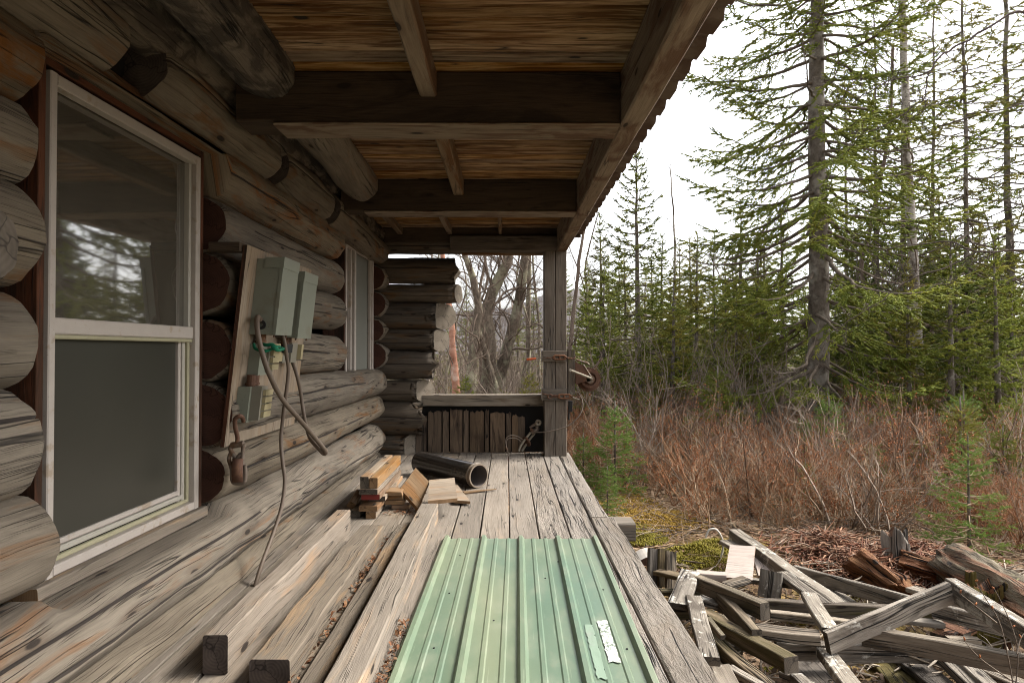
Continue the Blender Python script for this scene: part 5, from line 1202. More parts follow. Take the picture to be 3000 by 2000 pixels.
M['red_twig'] = leaf_mat('reddish_twigs', [(.20, .115, .06), (.29, .18, .10), (.38, .265, .165), (.46, .36, .25), (.24, .165, .105)])
M['orange_twig'] = leaf_mat('orange_twigs', [(.26, .11, .05), (.34, .16, .075), (.20, .09, .05), (.40, .24, .13)])
M['dark_red_twig'] = leaf_mat('dark_red_twigs', [(.10, .062, .042), (.17, .105, .068), (.25, .165, .105), (.13, .085, .06)])
M['grey_twig'] = leaf_mat('grey_twigs', [(.15, .105, .075), (.23, .175, .13), (.33, .265, .205), (.18, .13, .095)])
M['bud'] = leaf_mat('withered_buds', [(.28, .085, .025), (.36, .14, .05), (.22, .075, .03)])

def make_spruce(name, label, cat, loc, data, fol, bark='spruce_bark', twig='twig', group=None, rotz=0):
    t = thing(name, label, cat, loc, group, rotz)
    (tv, tf), (bv, bf), (fv, ff) = data
    np_mesh('trunk', tv, tf, M[bark], t, True); np_mesh('branches', bv, bf, M[twig], t)['kind'] = 'stuff'; np_mesh('crown', fv, ff, M[fol], t)['kind'] = 'stuff'
    return t
def dup(root, loc, rotz, s_=1.0, label=None, fol=None, group=None):
    r = root.copy(); C.objects.link(r); r.location = loc; r.rotation_euler = (0, 0, rotz); r.scale = (s_, s_, s_)
    if label: r['label'] = label
    if group: r['group'] = group
    for ch in list(root.children):
        c = ch.copy(); C.objects.link(c); c.parent = r
        if fol and ch.name.startswith('crown'): c.material_slots[0].link = 'OBJECT'; c.material_slots[0].material = M[fol]
    return r
def gl(px, Y): x_ = (px-VX)/F*Y; return Vector((x_, Y, ground_z(x_, Y)-.03))

# the tall spruce in front
def prof_main(h): return float(np.interp(h, [0, 1.0, 2.0, 3.5, 6, 9, 13, 15], [1.5, 2.4, 2.9, 2.8, 2.45, 1.9, .8, .1]))
big = spruce(11, 15, .185, prof_main, .75, step=.33, per=5.2, dens=1.0, droop=.5, shoot_l=.10, shoot_r=.0185, sec_step=.066, bare=.06, dead_h=1.5, sec_len=.46, up_tip=.35, fins=(.62, .034, 4, .19))
make_spruce('spruce_tree', 'tall spruce with a straight grey trunk standing nearest beyond the heap of boards', 'tree', gl(1876, 10.9), big, 'needle')
# slender young spruce beside the roof edge
def prof_y(h): return float(np.interp(h, [0, .8, 2, 4, 6.3], [1.5, 1.6, 1.35, .72, .05]))
yng = spruce(23, 6.25, .075, prof_y, .5, step=.25, per=6, dens=.95, droop=.15, shoot_l=.085, shoot_r=.019, sec_step=.10, bare=.06, up_tip=.55, sec_len=.40, fins=(.6, .042, 6, .15))
young_tree = make_spruce('spruce_tree', 'slender young spruce with a thin trunk and open crown right of the porch post', 'tree', gl(1463, 13.5), yng, 'needle')
# dark bushy spruces, yellowing spruces, sparse spruces
def prof_b(h): return float(np.interp(h, [0, 1, 3, 6, 9], [1.7, 1.9, 1.5, .75, .05]))
bush = spruce(31, 9, .14, prof_b, .35, step=.33, per=5, dens=1.0, droop=.4, shoot_l=.15, shoot_r=.034, sec_step=.13, bare=.05, sec_len=.46, fins=(.55, .070, 6, .16))
def prof_s(h): return float(np.interp(h, [0, 2, 5, 9, 13], [1.0, 1.5, 1.4, .9, .05]))
spar = spruce(37, 13, .085, prof_s, 1.2, step=.42, per=4.5, dens=.55, droop=.5, shoot_l=.12, shoot_r=.024, sec_step=.15, bare=.5, sec_len=.45, fins=(.55, .055, 6, .14))
def prof_d(h): return float(np.interp(h, [0, 1, 2.5, 4], [1.25, 1.2, .7, .04]))
dens_ = spruce(41, 4.0, .06, prof_d, .15, step=.22, per=6, dens=1.0, droop=.25, shoot_l=.12, shoot_r=.026, sec_step=.11, bare=.02, sec_len=.42, fins=(.6, .05, 7, .15))
GW = 'spruces standing in the wood'
spar2 = spruce(39, 11, .055, lambda h: float(np.interp(h, [0, 2, 5, 8, 11], [1.2, 1.7, 1.6, 1.1, .05])), 1.0, step=.40, per=5, dens=.75, droop=.55, shoot_l=.11, shoot_r=.022, sec_step=.14, bare=.38, sec_len=.48, fins=(.5, .05, 6, .13))
t_b = make_spruce('spruce_tree', 'bushy spruce standing to the right of the slender young spruce', 'tree', gl(1700, 16), bush, 'needle', group=GW)
t_b.scale = (.62, .62, .62)
t_s = make_spruce('spruce_tree', 'tall half bare spruce at the right edge of the picture with yellowish needles', 'tree', gl(2335, 13.5), spar, 'needle_yellow', group=GW)
t_d = make_spruce('spruce_tree', 'low dense dark spruce in the shade right of the tall front spruce', 'tree', gl(2080, 13.0), dens_, 'needle_dark', group=GW)
t_m = make_spruce('spruce_tree', 'shaggy spruce with drooping half dead boughs between the tall spruce and the right edge', 'tree', gl(2230, 12.6), spar2, 'needle_yellow', group=GW)
dup(t_m, gl(2020, 14.2), 2.2, .95, 'shaggy yellowish spruce close behind the right side of the tall spruce', 'needle', GW)
dup(t_m, gl(2150, 15.5), 4.1, 1.05, 'shaggy spruce standing behind the pale barked birch', 'needle_yellow', GW)
dup(t_m, gl(2400, 13.2), 1.1, 1.0, 'shaggy spruce cut off by the right edge of the picture', 'needle', GW)
def WLf(px, Y):
    far = 'dim green spruce deep in the wood ' if Y > 20 else 'green spruce of the wood edge '
    return far+('seen past the end railing' if px < 1290 else ('between the porch post and the tall front spruce' if px < 1800 else ('behind the tall front spruce' if px < 2000 else 'at the right beyond the pale birch')))
spots = [  # px, distance, kind, scale, label, foliage
 (1385, 15.5, t_b, .55, 'small spruce close to the post, left of the slender young spruce', 'needle'),
 (1800, 17.5, t_b, .62, None, 'needle'), (1590, 19, t_b, .55, None, 'needle_yellow'),
 (2010, 16.0, t_b, .72, 'broad spruce just right behind the tall front trunk', 'needle'), (2160, 17.5, t_b, .7, None, 'needle'), (2255, 15.5, t_b, .60, 'bushy yellow green spruce near the right edge', 'needle_yellow'),
 (2075, 13.8, t_s, .95, 'tall sparse spruce with many dead twigs right of the front spruce', 'needle_dark'), (2200, 12.2, t_d, 1.0, 'dense dark young spruce low at the right behind the shrubs', 'needle_dark'),
 (2335, 11.5, t_d, .8, 'dense young spruce at the right picture edge above the red twigs', 'needle'), (1960, 15, t_d, 1.1, None, 'needle_dark'), (1800, 20, t_s, .5, None, 'needle'),
 (1500, 21, t_b, .58, None, 'needle_yellow'), (1690, 22, t_b, .66, None, 'needle'), (1420, 24, t_b, .62, None, 'needle'), (1350, 23, t_b, .55, None, 'needle'),
 (1560, 26, t_b, .66, None, 'needle_yellow'), (1640, 28, t_b, .75, None, 'needle'), (1880, 24, t_b, .62, None, 'needle'), (1950, 21, t_s, .85, None, 'needle_yellow'), (2110, 23, t_b, .7, None, 'needle'),
 (2240, 21, t_b, .75, None, 'needle'), (2330, 19, t_b, .65, None, 'needle_yellow'), (2420, 17, t_b, .62, None, 'needle'), (2720, 14, t_s, 1.0, None, 'needle'), (2800, 19, t_b, .7, None, 'needle'),
 (1070, 26, t_b, .5, None, 'needle'), (1190, 22, t_b, .42, None, 'needle'), (1225, 30, t_b, .55, None, 'needle'), (1120, 34, t_b, .55, None, 'needle_yellow'), (1010, 24, t_b, .5, None, 'needle'),
 (1300, 30, t_b, .65, None, 'needle'), (1480, 32, t_b, .7, None, 'needle'), (1750, 30, t_b, .7, None, 'needle'), (1850, 33, t_b, .72, None, 'needle'), (2030, 30, t_b, .72, None, 'needle'), (2180, 29, t_b, .75, None, 'needle'), (2300, 28, t_b, .8, None, 'needle'), (2450, 26, t_b, .8, None, 'needle'),
 (1400, 38, t_b, .8, None, 'needle'), (1600, 38, t_b, .85, None, 'needle'), (1930, 40, t_b, .8, None, 'needle'), (2130, 40, t_b, .85, None, 'needle'), (2650, 22, t_b, .8, None, 'needle'), (2800, 18, t_s, 1.1, None, 'needle'),
 (1540, 17, t_d, .8, None, 'needle'), (1660, 18, t_d, .9, None, 'needle'), (1760, 15.5, t_d, .65, None, 'needle'),
]
rr = random.Random(5)
for (px, Y, root, s_, lb, fo) in spots:
    dup(root, gl(px, Y), rr.uniform(0, 6.28), s_*rr.uniform(.94, 1.06), lb or WLf(px, Y), fo, GW)

# saplings close by, with single needles
def prof_sap(h): return float(np.interp(h, [0, .25, .7, 1.5], [.42, .42, .28, .02]))
sap = spruce(51, 1.35, .014, prof_sap, .10, step=.105, per=6, dens=.9, droop=.1, shoot_l=.05, shoot_r=.0115, sec_step=.045, bare=0, up_tip=.35, fine=True, sec_len=.5)
sap2 = spruce(57, 1.9, .02, lambda h: float(np.interp(h, [0, .4, 1.1, 1.9], [.80, .75, .45, .04])), .12, step=.15, per=6, dens=1.0, droop=.1, shoot_l=.065, shoot_r=.0125, sec_step=.06, bare=0, up_tip=.5, fine=True, sec_len=.5)
GS = 'spruce saplings coming up round the clearing'
s1 = make_spruce('spruce_sapling', 'bright green spruce sapling beside the far corner of the deck', 'sapling', gl(1413, 7.6), sap, 'needle_young', twig='red_twig', group=GS)
s2 = make_spruce('spruce_sapling', 'open pine like sapling standing among red twigs at the lower right', 'sapling', gl(2228, 5.5), sap2, 'needle_young', bark='spruce_bark', twig='red_twig', group=GS)
s2.scale = (.55, .55, .55); s1.scale = (.88, .88, .88)
for (px, Y, root, s_, lb, fo) in ((1340, 8.0, s1, .55, 'little sapling tucked against the far deck edge', 'needle_young'), (1650, 10.2, s1, 1.15, 'dark sapling half buried in the red shrubs left of the tall trunk', 'needle'), (1850, 6.9, s1, .45, 'tiny sapling in front of the red shrubs behind the split rail', 'needle_young'),
                              (1395, 6.6, s1, .45, 'low sapling growing by the moss at the deck edge', 'needle_young'), (2010, 7.4, s1, .55, 'small sapling beyond the corner joint of the boards', 'needle_young'), (2120, 7.6, s1, .6, 'small green sapling left of the pine like sapling', 'needle'),
                              (2310, 7.0, s1, .7, 'sapling at the right edge behind the big rotten log', 'needle'), (1905, 8.6, s1, .9, 'pale green sapling just in front of the tall trunk base', 'needle_young'), (2340, 8.6, s1, .9, 'darker sapling at the far right edge', 'needle')):
    dup(root, gl(px, Y), rr.uniform(0, 6.28), s_, lb, fo, GS)

for i in range(16):
    px = rr.uniform(1330, 2380); Y = rr.uniform(6.8, 11.5); dup(s1, gl(px, Y), rr.uniform(0, 6.28), rr.uniform(.35, .95), 'small green spruce sapling among the red shrubs '+('left of the tall front trunk' if px < 1850 else 'right of the tall front trunk'), rr.choice(('needle_young', 'needle', 'needle_yellow')), GS)
for i in range(7):
    px = rr.uniform(1000, 1245); Y = rr.uniform(10, 19); dup(t_d, gl(px, Y), rr.uniform(0, 6.28), rr.uniform(.25, .5), 'low young spruce seen through the bare trees past the porch end', rr.choice(('needle_yellow', 'needle')), GW)
for (px, Y, s_) in ((1545, 12.6, .40), (1690, 12.2, .36), (1740, 13.4, .48), (1470, 12.8, .30), (2090, 10.2, .36), (2185, 9.8, .42), (2300, 10.0, .40), (1385, 14.5, .42), (1520, 14.8, .5), (1600, 15.5, .52), (1670, 14.2, .42), (1760, 16, .55), (1440, 17, .5), (1350, 19, .5), (1980, 14, .5), (2150, 14.4, .55), (2290, 14, .5), (1560, 13.6, .33), (1640, 12.9, .33)):
    dup(t_b, gl(px, Y), rr.uniform(0, 6.28), s_, WLf(px, Y), rr.choice(('needle', 'needle_yellow', 'needle')), GW)

# ------------------------------------------------------------------ bare leafless trees
def bare_tree(seed, segs, twig_r=.0022, levels=3, spread=.9, sub=(7, 6, 5), lenf=(.55, .5, .45), up=.25, minr=.0022, crook=.16):
    """segs: list of (points, r0, r1) for trunks; returns trunk arrays, branch arrays"""
    rg = np.random.default_rng(seed); tr = Tubes(); br = Tubes()
    def grow(P_, r0, r1, lv):
        n = len(P_); seglen = np.linalg.norm(np.diff(P_, axis=0), axis=1).sum()
        cnt = sub[lv]
        for i in range(cnt):
            t = rg.uniform(.22, 1.0) if lv == 0 else rg.uniform(.12, 1.0)
            k = min(n-2, int(t*(n-1))); p = P_[k]+(P_[k+1]-P_[k])*(t*(n-1)-k); tan = P_[k+1]-P_[k]; tan = tan/(np.linalg.norm(tan)+1e-9)
            d = tan*.55+rg.normal(0, spread*.6, 3); d[2] += up; d /= np.linalg.norm(d)
            L = seglen*lenf[lv]*rg.uniform(.45, 1.15)*(1.1-.5*t); r = max(minr, (r0+(r1-r0)*t)*.24*rg.uniform(.55, 1)); m_ = max(4, int(L/.11)); m_ = min(m_, 14)
            st = np.zeros((m_, 3)); cur = d.copy()
            for j in range(1, m_):
                cur = cur+rg.normal(0, crook, 3)+np.array([0, 0, .03]); cur /= np.linalg.norm(cur); st[j] = st[j-1]+cur*L/(m_-1)
            Q = p+st; (br).add(Q, [r, max(minr*.5, r*.35)], 5 if lv == 0 else (4 if lv == 1 else 3))
            if lv+1 < levels: grow(Q, r, r*.35, lv+1)
    for (P_, r0, r1) in segs:
        P_ = np.array([tuple(q) for q in catmull([Vector(p) for p in P_], 5)]); P_ += rg.normal(0, .006, P_.shape)
        R_ = np.linspace(r0, r1, len(P_))*(1+rg.normal(0, .05, len(P_))); tr.add(P_, R_, 10); grow(P_, r0, r1, 0)
    return tr.arrays(), br.arrays()
def make_bare(name, label, cat, loc, data, bark, twig='bare_twig', group=None):
    t = thing(name, label, cat, loc, group); (tv, tf), (bv, bf) = data
    np_mesh('trunk', tv-np.array(loc), tf, M[bark], t, True); np_mesh('crown', bv-np.array(loc), bf, M[twig], t)['kind'] = 'stuff'; return t
def pth(pts, Y): return [at(px, py, Y+d) for (px, py, d) in pts]
GB = 'leafless trees beyond the end of the porch'
Yb = 12.5
def gp_(px, Y): return gl(px, Y)
d1 = bare_tree(61, [(pth([(1100, 1010, 0), (1118, 900, .1), (1125, 800, .0), (1118, 720, .1), (1135, 660, .1), (1165, 600, 0), (1180, 500, .1), (1190, 380, .2), (1210, 200, .3)], Yb), .155, .075),
                    (pth([(1130, 1010, .3), (1145, 880, .4), (1165, 800, .3), (1190, 700, .5), (1205, 600, .5), (1230, 450, .7), (1240, 250, .8)], Yb), .14, .07)],
               sub=(34, 9, 8), lenf=(.30, .5, .5), spread=1.0, crook=.2)
make_bare('birch_tree', 'gnarled old birch with two crooked lichen covered trunks behind the end railing', 'tree', gp_(1110, Yb), d1, 'moss_bark', group=GB)
d2 = bare_tree(62, [(pth([(1075, 1010, 0), (1080, 900, 0), (1090, 790, .1), (1098, 700, .1), (1080, 620, .0), (1060, 560, .0), (1050, 480, .0)], 11.6), .12, .03),
                    (pth([(1160, 1010, .2), (1150, 930, .2), (1120, 830, .2), (1100, 760, .2)], 11.6), .09, .05)], sub=(24, 9, 7), lenf=(.36, .5, .5), spread=1.0, crook=.2)
make_bare('birch_tree', 'bent birch with banded bark leaning over the crooked trunks at left', 'tree', gp_(1080, 11.6), d2, 'moss_bark', group=GB)
d3 = bare_tree(63, [(pth([(1050, 1010, 0), (1048, 900, 0), (1042, 830, 0), (1036, 740, 0), (1020, 620, 0), (1010, 480, 0)], 11.0), .085, .03)], sub=(10, 7, 5), lenf=(.35, .5, .5))
make_bare('birch_tree', 'young birch with pink red bark seen past the log ends', 'tree', gp_(1048, 11.0), d3, 'red_birch', group=GB)
d4 = bare_tree(64, [(pth([(1212, 1010, 0), (1213, 900, 0), (1214, 700, 0), (1216, 500, 0), (1218, 300, 0)], 16), .085, .04)], sub=(12, 6, 4), lenf=(.25, .5, .5))
make_bare('birch_tree', 'straight thin grey tree just left of the porch post', 'tree', gp_(1212, 16), d4, 'moss_bark', group=GB)
d5 = bare_tree(65, [(pth([(1300, 1010, 0), (1305, 850, 0), (1318, 720, .1), (1330, 600, .1), (1352, 480, .2), (1375, 380, .2)], 12.5), .055, .015), (pth([(1300, 1010, 0), (1292, 880, 0), (1270, 790, 0), (1240, 745, 0), (1215, 750, .1)], 12.5), .05, .015)], sub=(18, 8, 6), lenf=(.4, .5, .5), spread=1.0)
make_bare('birch_tree', 'thin branchy bare tree right behind the porch post', 'tree', gp_(1300, 12.5), d5, 'bare_twig', group=GB)
d6 = bare_tree(66, [(pth([(2108, 1060, 0), (2110, 950, 0), (2112, 820, 0), (2108, 650, 0), (2096, 450, .1), (2090, 250, .1), (2085, 50, .2), (2080, -150, .2)], 12.0), .115, .06)], sub=(30, 7, 6), lenf=(.22, .5, .5), spread=1.0, up=.05)
make_bare('birch_tree', 'pale barked leafless birch rising through the spruces at the right', 'tree', gp_(2108, 12.0), d6, 'grey_birch', group='leafless trees among the spruces at the right')
d7 = bare_tree(67, [(pth([(2125, 900, 0), (2060, 780, 0), (1985, 640, .2), (2010, 500, .2), (2050, 300, .3), (2060, 100, .3)], 13.2), .06, .03)], sub=(26, 8, 6), lenf=(.3, .5, .5), spread=1.1)
make_bare('birch_tree', 'thin crooked leafless tree between the tall spruce and the pale birch', 'tree', gp_(2125, 13.2), d7, 'bare_twig', group='leafless trees among the spruces at the right')
d8 = bare_tree(68, [([gl(2560, 6.8), at(2540, 800, 6.8), at(2510, 500, 6.9), at(2480, 250, 6.9), at(2450, 20, 6.9)], .06, .025),
                    ([at(2480, 250, 6.9), at(2400, 60, 6.8), at(2352, 18, 6.7), at(2240, 82, 6.6), at(2170, 122, 6.6), at(2140, 160, 6.6), at(2050, 180, 6.6), at(1960, 235, 6.6)], .017, .004),
                    ([at(2140, 160, 6.6), at(2133, 215, 6.6), at(2080, 260, 6.6), at(2000, 300, 6.6), at(1930, 330, 6.6)], .007, .0025),
                    ([at(2520, 600, 6.9), at(2430, 580, 6.8), at(2352, 572, 6.7), at(2250, 575, 6.6), at(2190, 555, 6.6), at(2100, 560, 6.6), at(2000, 575, 6.6)], .014, .003),
                    ([at(2250, 575, 6.6), at(2190, 610, 6.6), at(2100, 640, 6.6), at(2010, 700, 6.6), at(1920, 760, 6.6), at(1850, 830, 6.6)], .008, .0025)], sub=(12, 7, 5), lenf=(.22, .5, .5), spread=.9, crook=.2)
make_bare('alder_tree', 'leafless alder reaching bare dark branches in from the right edge', 'tree', gl(2560, 6.8), d8, 'dark_twig', 'dark_twig', group='leafless trees among the spruces at the right')
rr = random.Random(8); gen = [bare_tree(70+i, [([(0, 0, 0), (rr.uniform(-.1, .1), 0, 1.2), (rr.uniform(-.2, .2), .1, 2.6), (rr.uniform(-.4, .4), .1, 4.2), (rr.uniform(-.5, .5), .2, 6.0)], .06, .015)], sub=(22, 7, 5), lenf=(.3, .5, .5)) for i in range(3)]
prot = [make_bare('birch_tree', 'slim leafless tree in the wood behind', 'tree', (0, 0, 0), g_, ('moss_bark', 'bare_twig', 'grey_birch')[i], group='slim leafless trees in the wood behind') for i, g_ in enumerate(gen)]
bs = [(1030, 17), (1090, 19), (1150, 21), (1240, 18), (1330, 19), (1280, 24), (1060, 25), (1190, 27), (1560, 16.5), (1760, 19), (2030, 18), (2150, 15), (2270, 17.5), (1640, 24), (1930, 17), (2350, 16), (1110, 15), (985, 15), (1200, 14.5), (1370, 21)]
for i, (px, Y) in enumerate(bs):
    if i < 3: prot[i].location = gl(px, Y)
    else: dup(prot[i % 3], gl(px, Y), rr.uniform(0, 6.28), rr.uniform(.75, 1.1))
for o in [x for x in C.objects if x.get('label') == 'slim leafless tree in the wood behind']: o['label'] = 'slim leafless tree in the wood '+('seen past the end railing' if o.location.x < .9 else ('left of the tall front spruce' if o.location.x/o.location.y < .44 else 'right of the tall front spruce'))

# ------------------------------------------------------------------ reddish bare shrubs
def shrub(seed, H, n, spread, thick=1.0):
    rg = np.random.default_rng(seed); T = Tubes(); BP = []
    for i in range(n):
        b_ = rg.normal(0, .14, 2); d = np.array([*(rg.normal(0, spread, 2)), 1.]); d /= np.linalg.norm(d); L = H*rg.uniform(.55, 1.1); m_ = 7; cur = d.copy(); P_ = [np.array([b_[0], b_[1], -.05])]
        for j in range(m_): cur = cur+rg.normal(0, .16, 3)+np.array([0, 0, .03]); cur /= np.linalg.norm(cur); P_.append(P_[-1]+cur*L/m_)
        P_ = np.array(P_); T.add(P_, [thick*.0068*(rg.uniform(.5, 1.2) if rg.random() < .8 else rg.uniform(1.5, 2.2)), .0022*thick], 3)
        for k in range(rg.integers(4, 8)):
            j = rg.integers(2, m_); e = (P_[j+1]-P_[j]); e = e/np.linalg.norm(e)+rg.normal(0, .45, 3); e /= np.linalg.norm(e); l_ = L*rg.uniform(.12, .35)
            q = np.stack([P_[j], P_[j]+e*l_*.5+rg.normal(0, .012, 3), P_[j]+e*l_+np.array([0, 0, .04*l_])+rg.normal(0, .02, 3)]); T.add(q, [.0030*thick, .0012*thick], 3); BP += [q[2], q[1]]
            for _ in range(2):
                f = e+rg.normal(0, .5, 3); f /= np.linalg.norm(f); q2 = np.stack([q[1], q[1]+f*l_*.3, q[1]+f*l_*.5]); T.add(q2, [.002, .001], 3); BP.append(q2[2])
    BP = np.array(BP); BP = BP[rg.random(len(BP)) < .6]; bv, bf = shoots(BP, rg.normal(0, 1, BP.shape)+np.array([0, 0, .8]), np.full(len(BP), .022), np.full(len(BP), .006))
    return T.arrays(), (bv, bf)
GR = 'bare reddish shrubs in the thicket behind the deck'; LR = 'bare reddish brown shrub in the thicket between deck and spruces'
GY = 'grey leafless bushes among the red shrubs'; LY = 'taller grey leafless bush rising out of the red brown thicket'
sh = []
for i in range(8):
    grey = i >= 5
    (tv, tf), (bv, bf) = shrub(80+i, (.75, .95, 1.10, .60, 1.05, 1.45, 1.25, .9)[i], (24, 22, 20, 30, 18, 13, 15, 20)[i], (.40, .36, .34, .5, .36, .38, .45, .55)[i], 1.5 if grey else 1.0)
    t = thing('grey_bush' if grey else 'bare_shrub', LY if grey else LR, 'shrub', (0, 0, 0), GY if grey else GR); np_mesh('stems', tv, tf, M['grey_twig' if grey else ('red_twig', 'red_twig', 'orange_twig', 'red_twig', 'dark_red_twig')[i]], t)['kind'] = 'stuff'
    if not grey: np_mesh('buds', bv, bf, M['bud'], t)['kind'] = 'stuff'
    sh.append(t)
pos = []; rr = random.Random(12)
tries = 0
while len(pos) < 285 and tries < 20000:
    tries += 1; Y = 5.6+10*rr.random()**1.5; px = rr.uniform(1285, 2420); x_ = (px-VX)/F*Y
    if x_ < 1.05: continue
    near_lim = np.interp(px, [1280, 1400, 1500, 1650, 1800, 2000, 2200, 2420], [8.6, 7.9, 6.7, 6.2, 6.1, 6.05, 6.0, 5.4])
    if Y < near_lim: continue
    if noise.noise(Vector((x_*.9, Y*.9, 2.2))) < -.32: continue
    if any((x_-a)**2+(Y-b_)**2 < .07 for a, b_ in pos): continue
    pos.append((x_, Y))
pos += [((px-VX)/F*Y, Y) for px, Y in ((2330, 5.6), (2400, 5.3), (2290, 6.2), (2380, 6.0), (2250, 6.6))]
pos += [((rr.uniform(985, 1250)-VX)/F*Y, Y) for Y in [rr.uniform(8.8, 20) for _ in range(44)]]
LT = 'tall grey leafless thicket of fine twigs at the foot of the spruces'
(tv, tf), _b = shrub(97, 2.3, 15, .30, 1.5)
tall = thing('twiggy_thicket', LT, 'shrub', gl(1520, 11.5), 'tall grey twiggy shrubs at the foot of the spruces'); np_mesh('stems', tv, tf, M['grey_twig'], tall)['kind'] = 'stuff'
for i in range(46):
    px, Y = (rr.uniform(985, 1255), rr.uniform(11, 34)) if i % 3 else (rr.uniform(1300, 2400), rr.uniform(10.5, 16))
    dup(tall, gl(px, Y), rr.uniform(0, 6.28), rr.uniform(.6, 1.15), 'tall grey thicket of fine twigs '+('seen past the end railing' if px < 1280 else ('left of the tall front trunk' if px < 1850 else 'right of the tall front trunk')))
def lab_shrub(k, x_, Y):
    px = VX+F*x_/Y; gy = k >= 5
    if x_ < .6: return ('grey leafless bush' if gy else 'reddish bare shrub')+' seen over the end railing among the bare trees'
    w_ = 'between the deck corner and the tall front spruce' if px < 1800 else ('in front of the tall front spruce and pale birch' if px < 2150 else 'at the right behind the big rotten log')
    return ('taller grey leafless bush ' if gy else 'bare reddish brown shrub ')+w_
used = set(); ng = 0
for i, (x_, Y) in enumerate(pos):
    l_ = Vector((x_, Y, ground_z(x_, Y)-.02)); n_ = noise.noise(Vector((x_*.6, Y*.6, 7.7)))
    k = rr.choice((5, 6, 7)) if (rr.random() < .10 or x_ < .6 and rr.random() < .5) else rr.choice((0, 1, 2, 3, 4))
    s_ = rr.uniform(.75, 1.1)*(1.18+.4*n_)*(.8 if Y < 7.0 else 1.0)
    if k not in used: used.add(k); sh[k].location = l_; sh[k].rotation_euler.z = rr.uniform(0, 6); sh[k].scale = (s_,)*3
    else: dup(sh[k], l_, rr.uniform(0, 6.28), s_, lab_shrub(k, x_, Y))
    if sh[k].location == l_: sh[k]['label'] = lab_shrub(k, x_, Y)
# spindly bare twig with buds close by at the bottom right
tw = Tubes(); rg = np.random.default_rng(3); BP = []
base = onz(2345, 1640, GZ)
for (pts) in ([(2330, 1590), (2300, 1440), (2262, 1370), (2240, 1335)], [(2330, 1590), (2338, 1500), (2325, 1440), (2302, 1385), (2285, 1352)], [(2335, 1500), (2345, 1465), (2365, 1440)], [(2290, 1430), (2240, 1390), (2205, 1362)], [(2320, 1560), (2250, 1510), (2215, 1470)]):
    P_ = np.array([tuple(q) for q in catmull([at(px, py, 2.75+.03*k) for k, (px, py) in enumerate(pts)], 4)]); tw.add(P_, [.0035, .0015], 4); BP.append(P_[-1]); BP.append(P_[len(P_)//2])
t = thing('bare_shrub', 'spindly bare twig with swollen buds close by at the bottom right corner', 'shrub', tuple(base)); tv, tf = tw.arrays(); np_mesh('stems', tv-np.array(base), tf, M['twig'], t)
BP = np.array(BP); bv, bf = shoots(BP, rg.normal(0, .4, BP.shape)+np.array([0, 0, 1]), np.full(len(BP), .018), np.full(len(BP), .005)); np_mesh('buds', bv-np.array(base), bf, M['bud'], t)['kind'] = 'stuff'

# ------------------------------------------------------------------ ground cover
def area(n_, x0, x1, y0, y1, h_=.012):
    def f(rg, n):
        x_ = rg.uniform(x0, x1, n); y_ = rg.uniform(y0, y1, n); z_ = np.array([ground_z(a, b_) for a, b_ in zip(x_, y_)]); return np.stack([x_, y_, z_+.004+rg.random(n)*h_], 1)
    return f
leaf_litter('leaf_litter', 5000, area(0, .8, 4.6, 5.0, 7.5, .02), M['litter'], (.012, .034), flat=.6, seed=8)
leaf_litter('shade_toned_leaves', 6000, area(0, .8, 4.2, 2.2, 5.2, .02), leaf_mat('shade_toned_leaf', [(.07, .04, .022), (.13, .075, .04), (.24, .155, .09), (.05, .03, .018), (.10, .06, .032)]), (.012, .034), flat=.7, seed=18)  # leaves coloured darker to stand in for the shade under the heaped boards
leaf_litter('leaf_litter', 7000, area(0, .8, 9, 7.5, 11, .02), M['litter'], (.02, .045), flat=.6, seed=9)
# red rotten wood crumbs round the decayed logs
def crumbs(rg, n):
    k = rg.integers(0, 4, n); c = np.array([tuple(onz(*B(100, 380), GZ)), tuple(onz(*B(500, 560), GZ)), tuple(onz(*B(950, 480), GZ)), tuple(onz(*B(1150, 640), GZ))])[k]
    p = c+rg.normal(0, 1, (n, 3))*np.array([.22, .26, 0]); p[:, 2] = GZ+.02+np.abs(rg.normal(0, .035, n))+.13*np.exp(-((p[:, 0]-c[:, 0])**2+(p[:, 1]-c[:, 1])**2)/.06); return p
leaf_litter('rotten_wood_crumbs', 11000, crumbs, leaf_mat('red_rotten_wood', [(.15, .05, .026), (.22, .085, .042), (.10, .036, .02), (.30, .16, .09), (.17, .065, .036)]), (.006, .022), flat=.9, seed=10)
def splinters(name, n, seed, mat, L=(.05, .22)):
    rg = np.random.default_rng(seed); T = Tubes(); c = crumbs(rg, n)
    for i in range(n):
        a = rg.normal(.6, .7); l_ = rg.uniform(*L); d = np.array([np.cos(a), np.sin(a), rg.normal(0, .25)]); p = c[i]+np.array([0, 0, rg.uniform(0, .06)]); q = p+d*np.linspace(-.5, .5, 3)[:, None]*l_+rg.normal(0, .004, (3, 3)); w_ = rg.uniform(.002, .008); T.add(q, [w_*.5, w_, w_*.4], 4)
    v, f = T.arrays(); o = np_mesh(name, v, f, mat); o['kind'] = 'stuff'
splinters('rotten_wood_splinters', 2400, 44, leaf_mat('rotten_splinters', [(.13, .045, .024), (.24, .10, .05), (.34, .20, .12), (.10, .04, .022), (.30, .22, .16)]))
def heap_debris(rg, n):
    px = rg.uniform(1560, 2420, n); py = rg.uniform(1320, 1600, n); p = np.array([tuple(onz(a, b_, GZ)) for a, b_ in zip(px, py)]); p[:, 2] = GZ+.01+rg.random(n)*.10; return p
_c = crumbs; crumbs = heap_debris
splinters('wood_splinters', 420, 45, leaf_mat('grey_splinters', [(.14, .105, .075), (.26, .21, .155), (.38, .32, .25), (.10, .075, .052)]), (.08, .34))
crumbs = _c
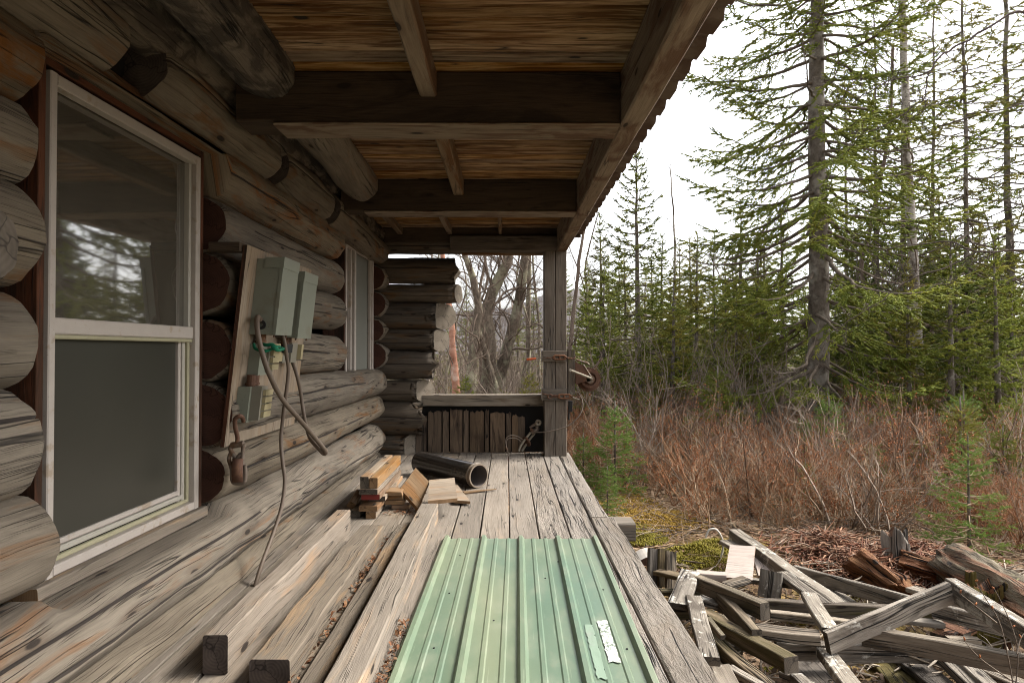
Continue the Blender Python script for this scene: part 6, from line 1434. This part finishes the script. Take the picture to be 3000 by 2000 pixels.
# fallen twigs
def twigs(name, n, x0, x1, y0, y1, seed, mat, L=(.15, .6), r=.004):
    rg = np.random.default_rng(seed); T = Tubes()
    for i in range(n):
        x_, y_ = rg.uniform(x0, x1), rg.uniform(y0, y1); a = rg.uniform(0, 6.28); l_ = rg.uniform(*L); d = np.array([np.cos(a), np.sin(a), rg.uniform(-.05, .35)])
        p = np.array([x_, y_, ground_z(x_, y_)+.015]); q = p+d*np.linspace(0, l_, 5)[:, None]+rg.normal(0, .012, (5, 3)); T.add(q, [r*rg.uniform(.6, 1.2), r*.4], 4)
    v, f = T.arrays(); o = np_mesh(name, v, f, M[mat]); o['kind'] = 'stuff'
twigs('fallen_twigs', 800, .95, 4.5, 4.8, 7.6, 21, 'red_twig'); twigs('fallen_twigs', 160, 1.0, 4.0, 5.0, 7.2, 22, 'twig', (.2, .8), .006)
# moss cushions: short fuzzy tufts
def moss(name, spots, seed, n, cols):
    rg = np.random.default_rng(seed); PP = []
    for (c, rx, ry, h_) in spots:
        a = rg.uniform(0, 6.28, n); r = np.sqrt(rg.random(n)); x_ = c.x+np.cos(a)*r*rx; y_ = c.y+np.sin(a)*r*ry; z_ = c.z+h_*(1-r**2)*(.75+.5*np.array([noise.noise(Vector((p*7, q*7, seed))) for p, q in zip(x_, y_)])); PP.append(np.stack([x_, y_, z_], 1))
    PP = np.concatenate(PP); m = len(PP); V, F_ = shoots(PP, rg.normal(0, .35, (m, 3))+np.array([0, 0, 1]), rg.uniform(.014, .035, m), rg.uniform(.004, .008, m))
    o = np_mesh(name, V, F_, leaf_mat(name+'_green', cols)); o['kind'] = 'stuff'
    return o
MC = [(.10, .09, .008), (.20, .17, .015), (.15, .125, .012), (.27, .22, .03)]
g0 = lambda px, py: onz(px, py, GZ)
moss('moss_cushions', [(g0(*A(660, 400)), .34, .36, .12), (g0(*A(800, 330)), .25, .3, .10), (g0(*A(560, 420)), .2, .2, .07), (g0(1470, 1240), .25, .2, .05)], 31, 1500, MC)
YC = [(.22, .13, .02), (.36, .22, .035), (.44, .29, .05), (.26, .17, .03)]
moss('moss_carpet', [(g0(1430, 1165), .5, .7, .05), (g0(1500, 1200), .55, .5, .05), (g0(1560, 1195), .4, .4, .04), (g0(1410, 1130), .4, .7, .05)], 32, 1700, YC)
moss('moss_patches', [(g0(*B(330, 740)), .22, .15, .05), (g0(*B(640, 770)), .16, .12, .06), (g0(*B(1100, 590)), .12, .10, .10), (g0(*A(1560, 940)), .15, .12, .05), (g0(*A(1700, 1320)), .12, .08, .04), (g0(*B(1250, 950)), .1, .1, .05), (g0(*A(1380, 1500)), .10, .06, .04), (g0(*A(120, 150)), .2, .4, .05)], 33, 350, MC)
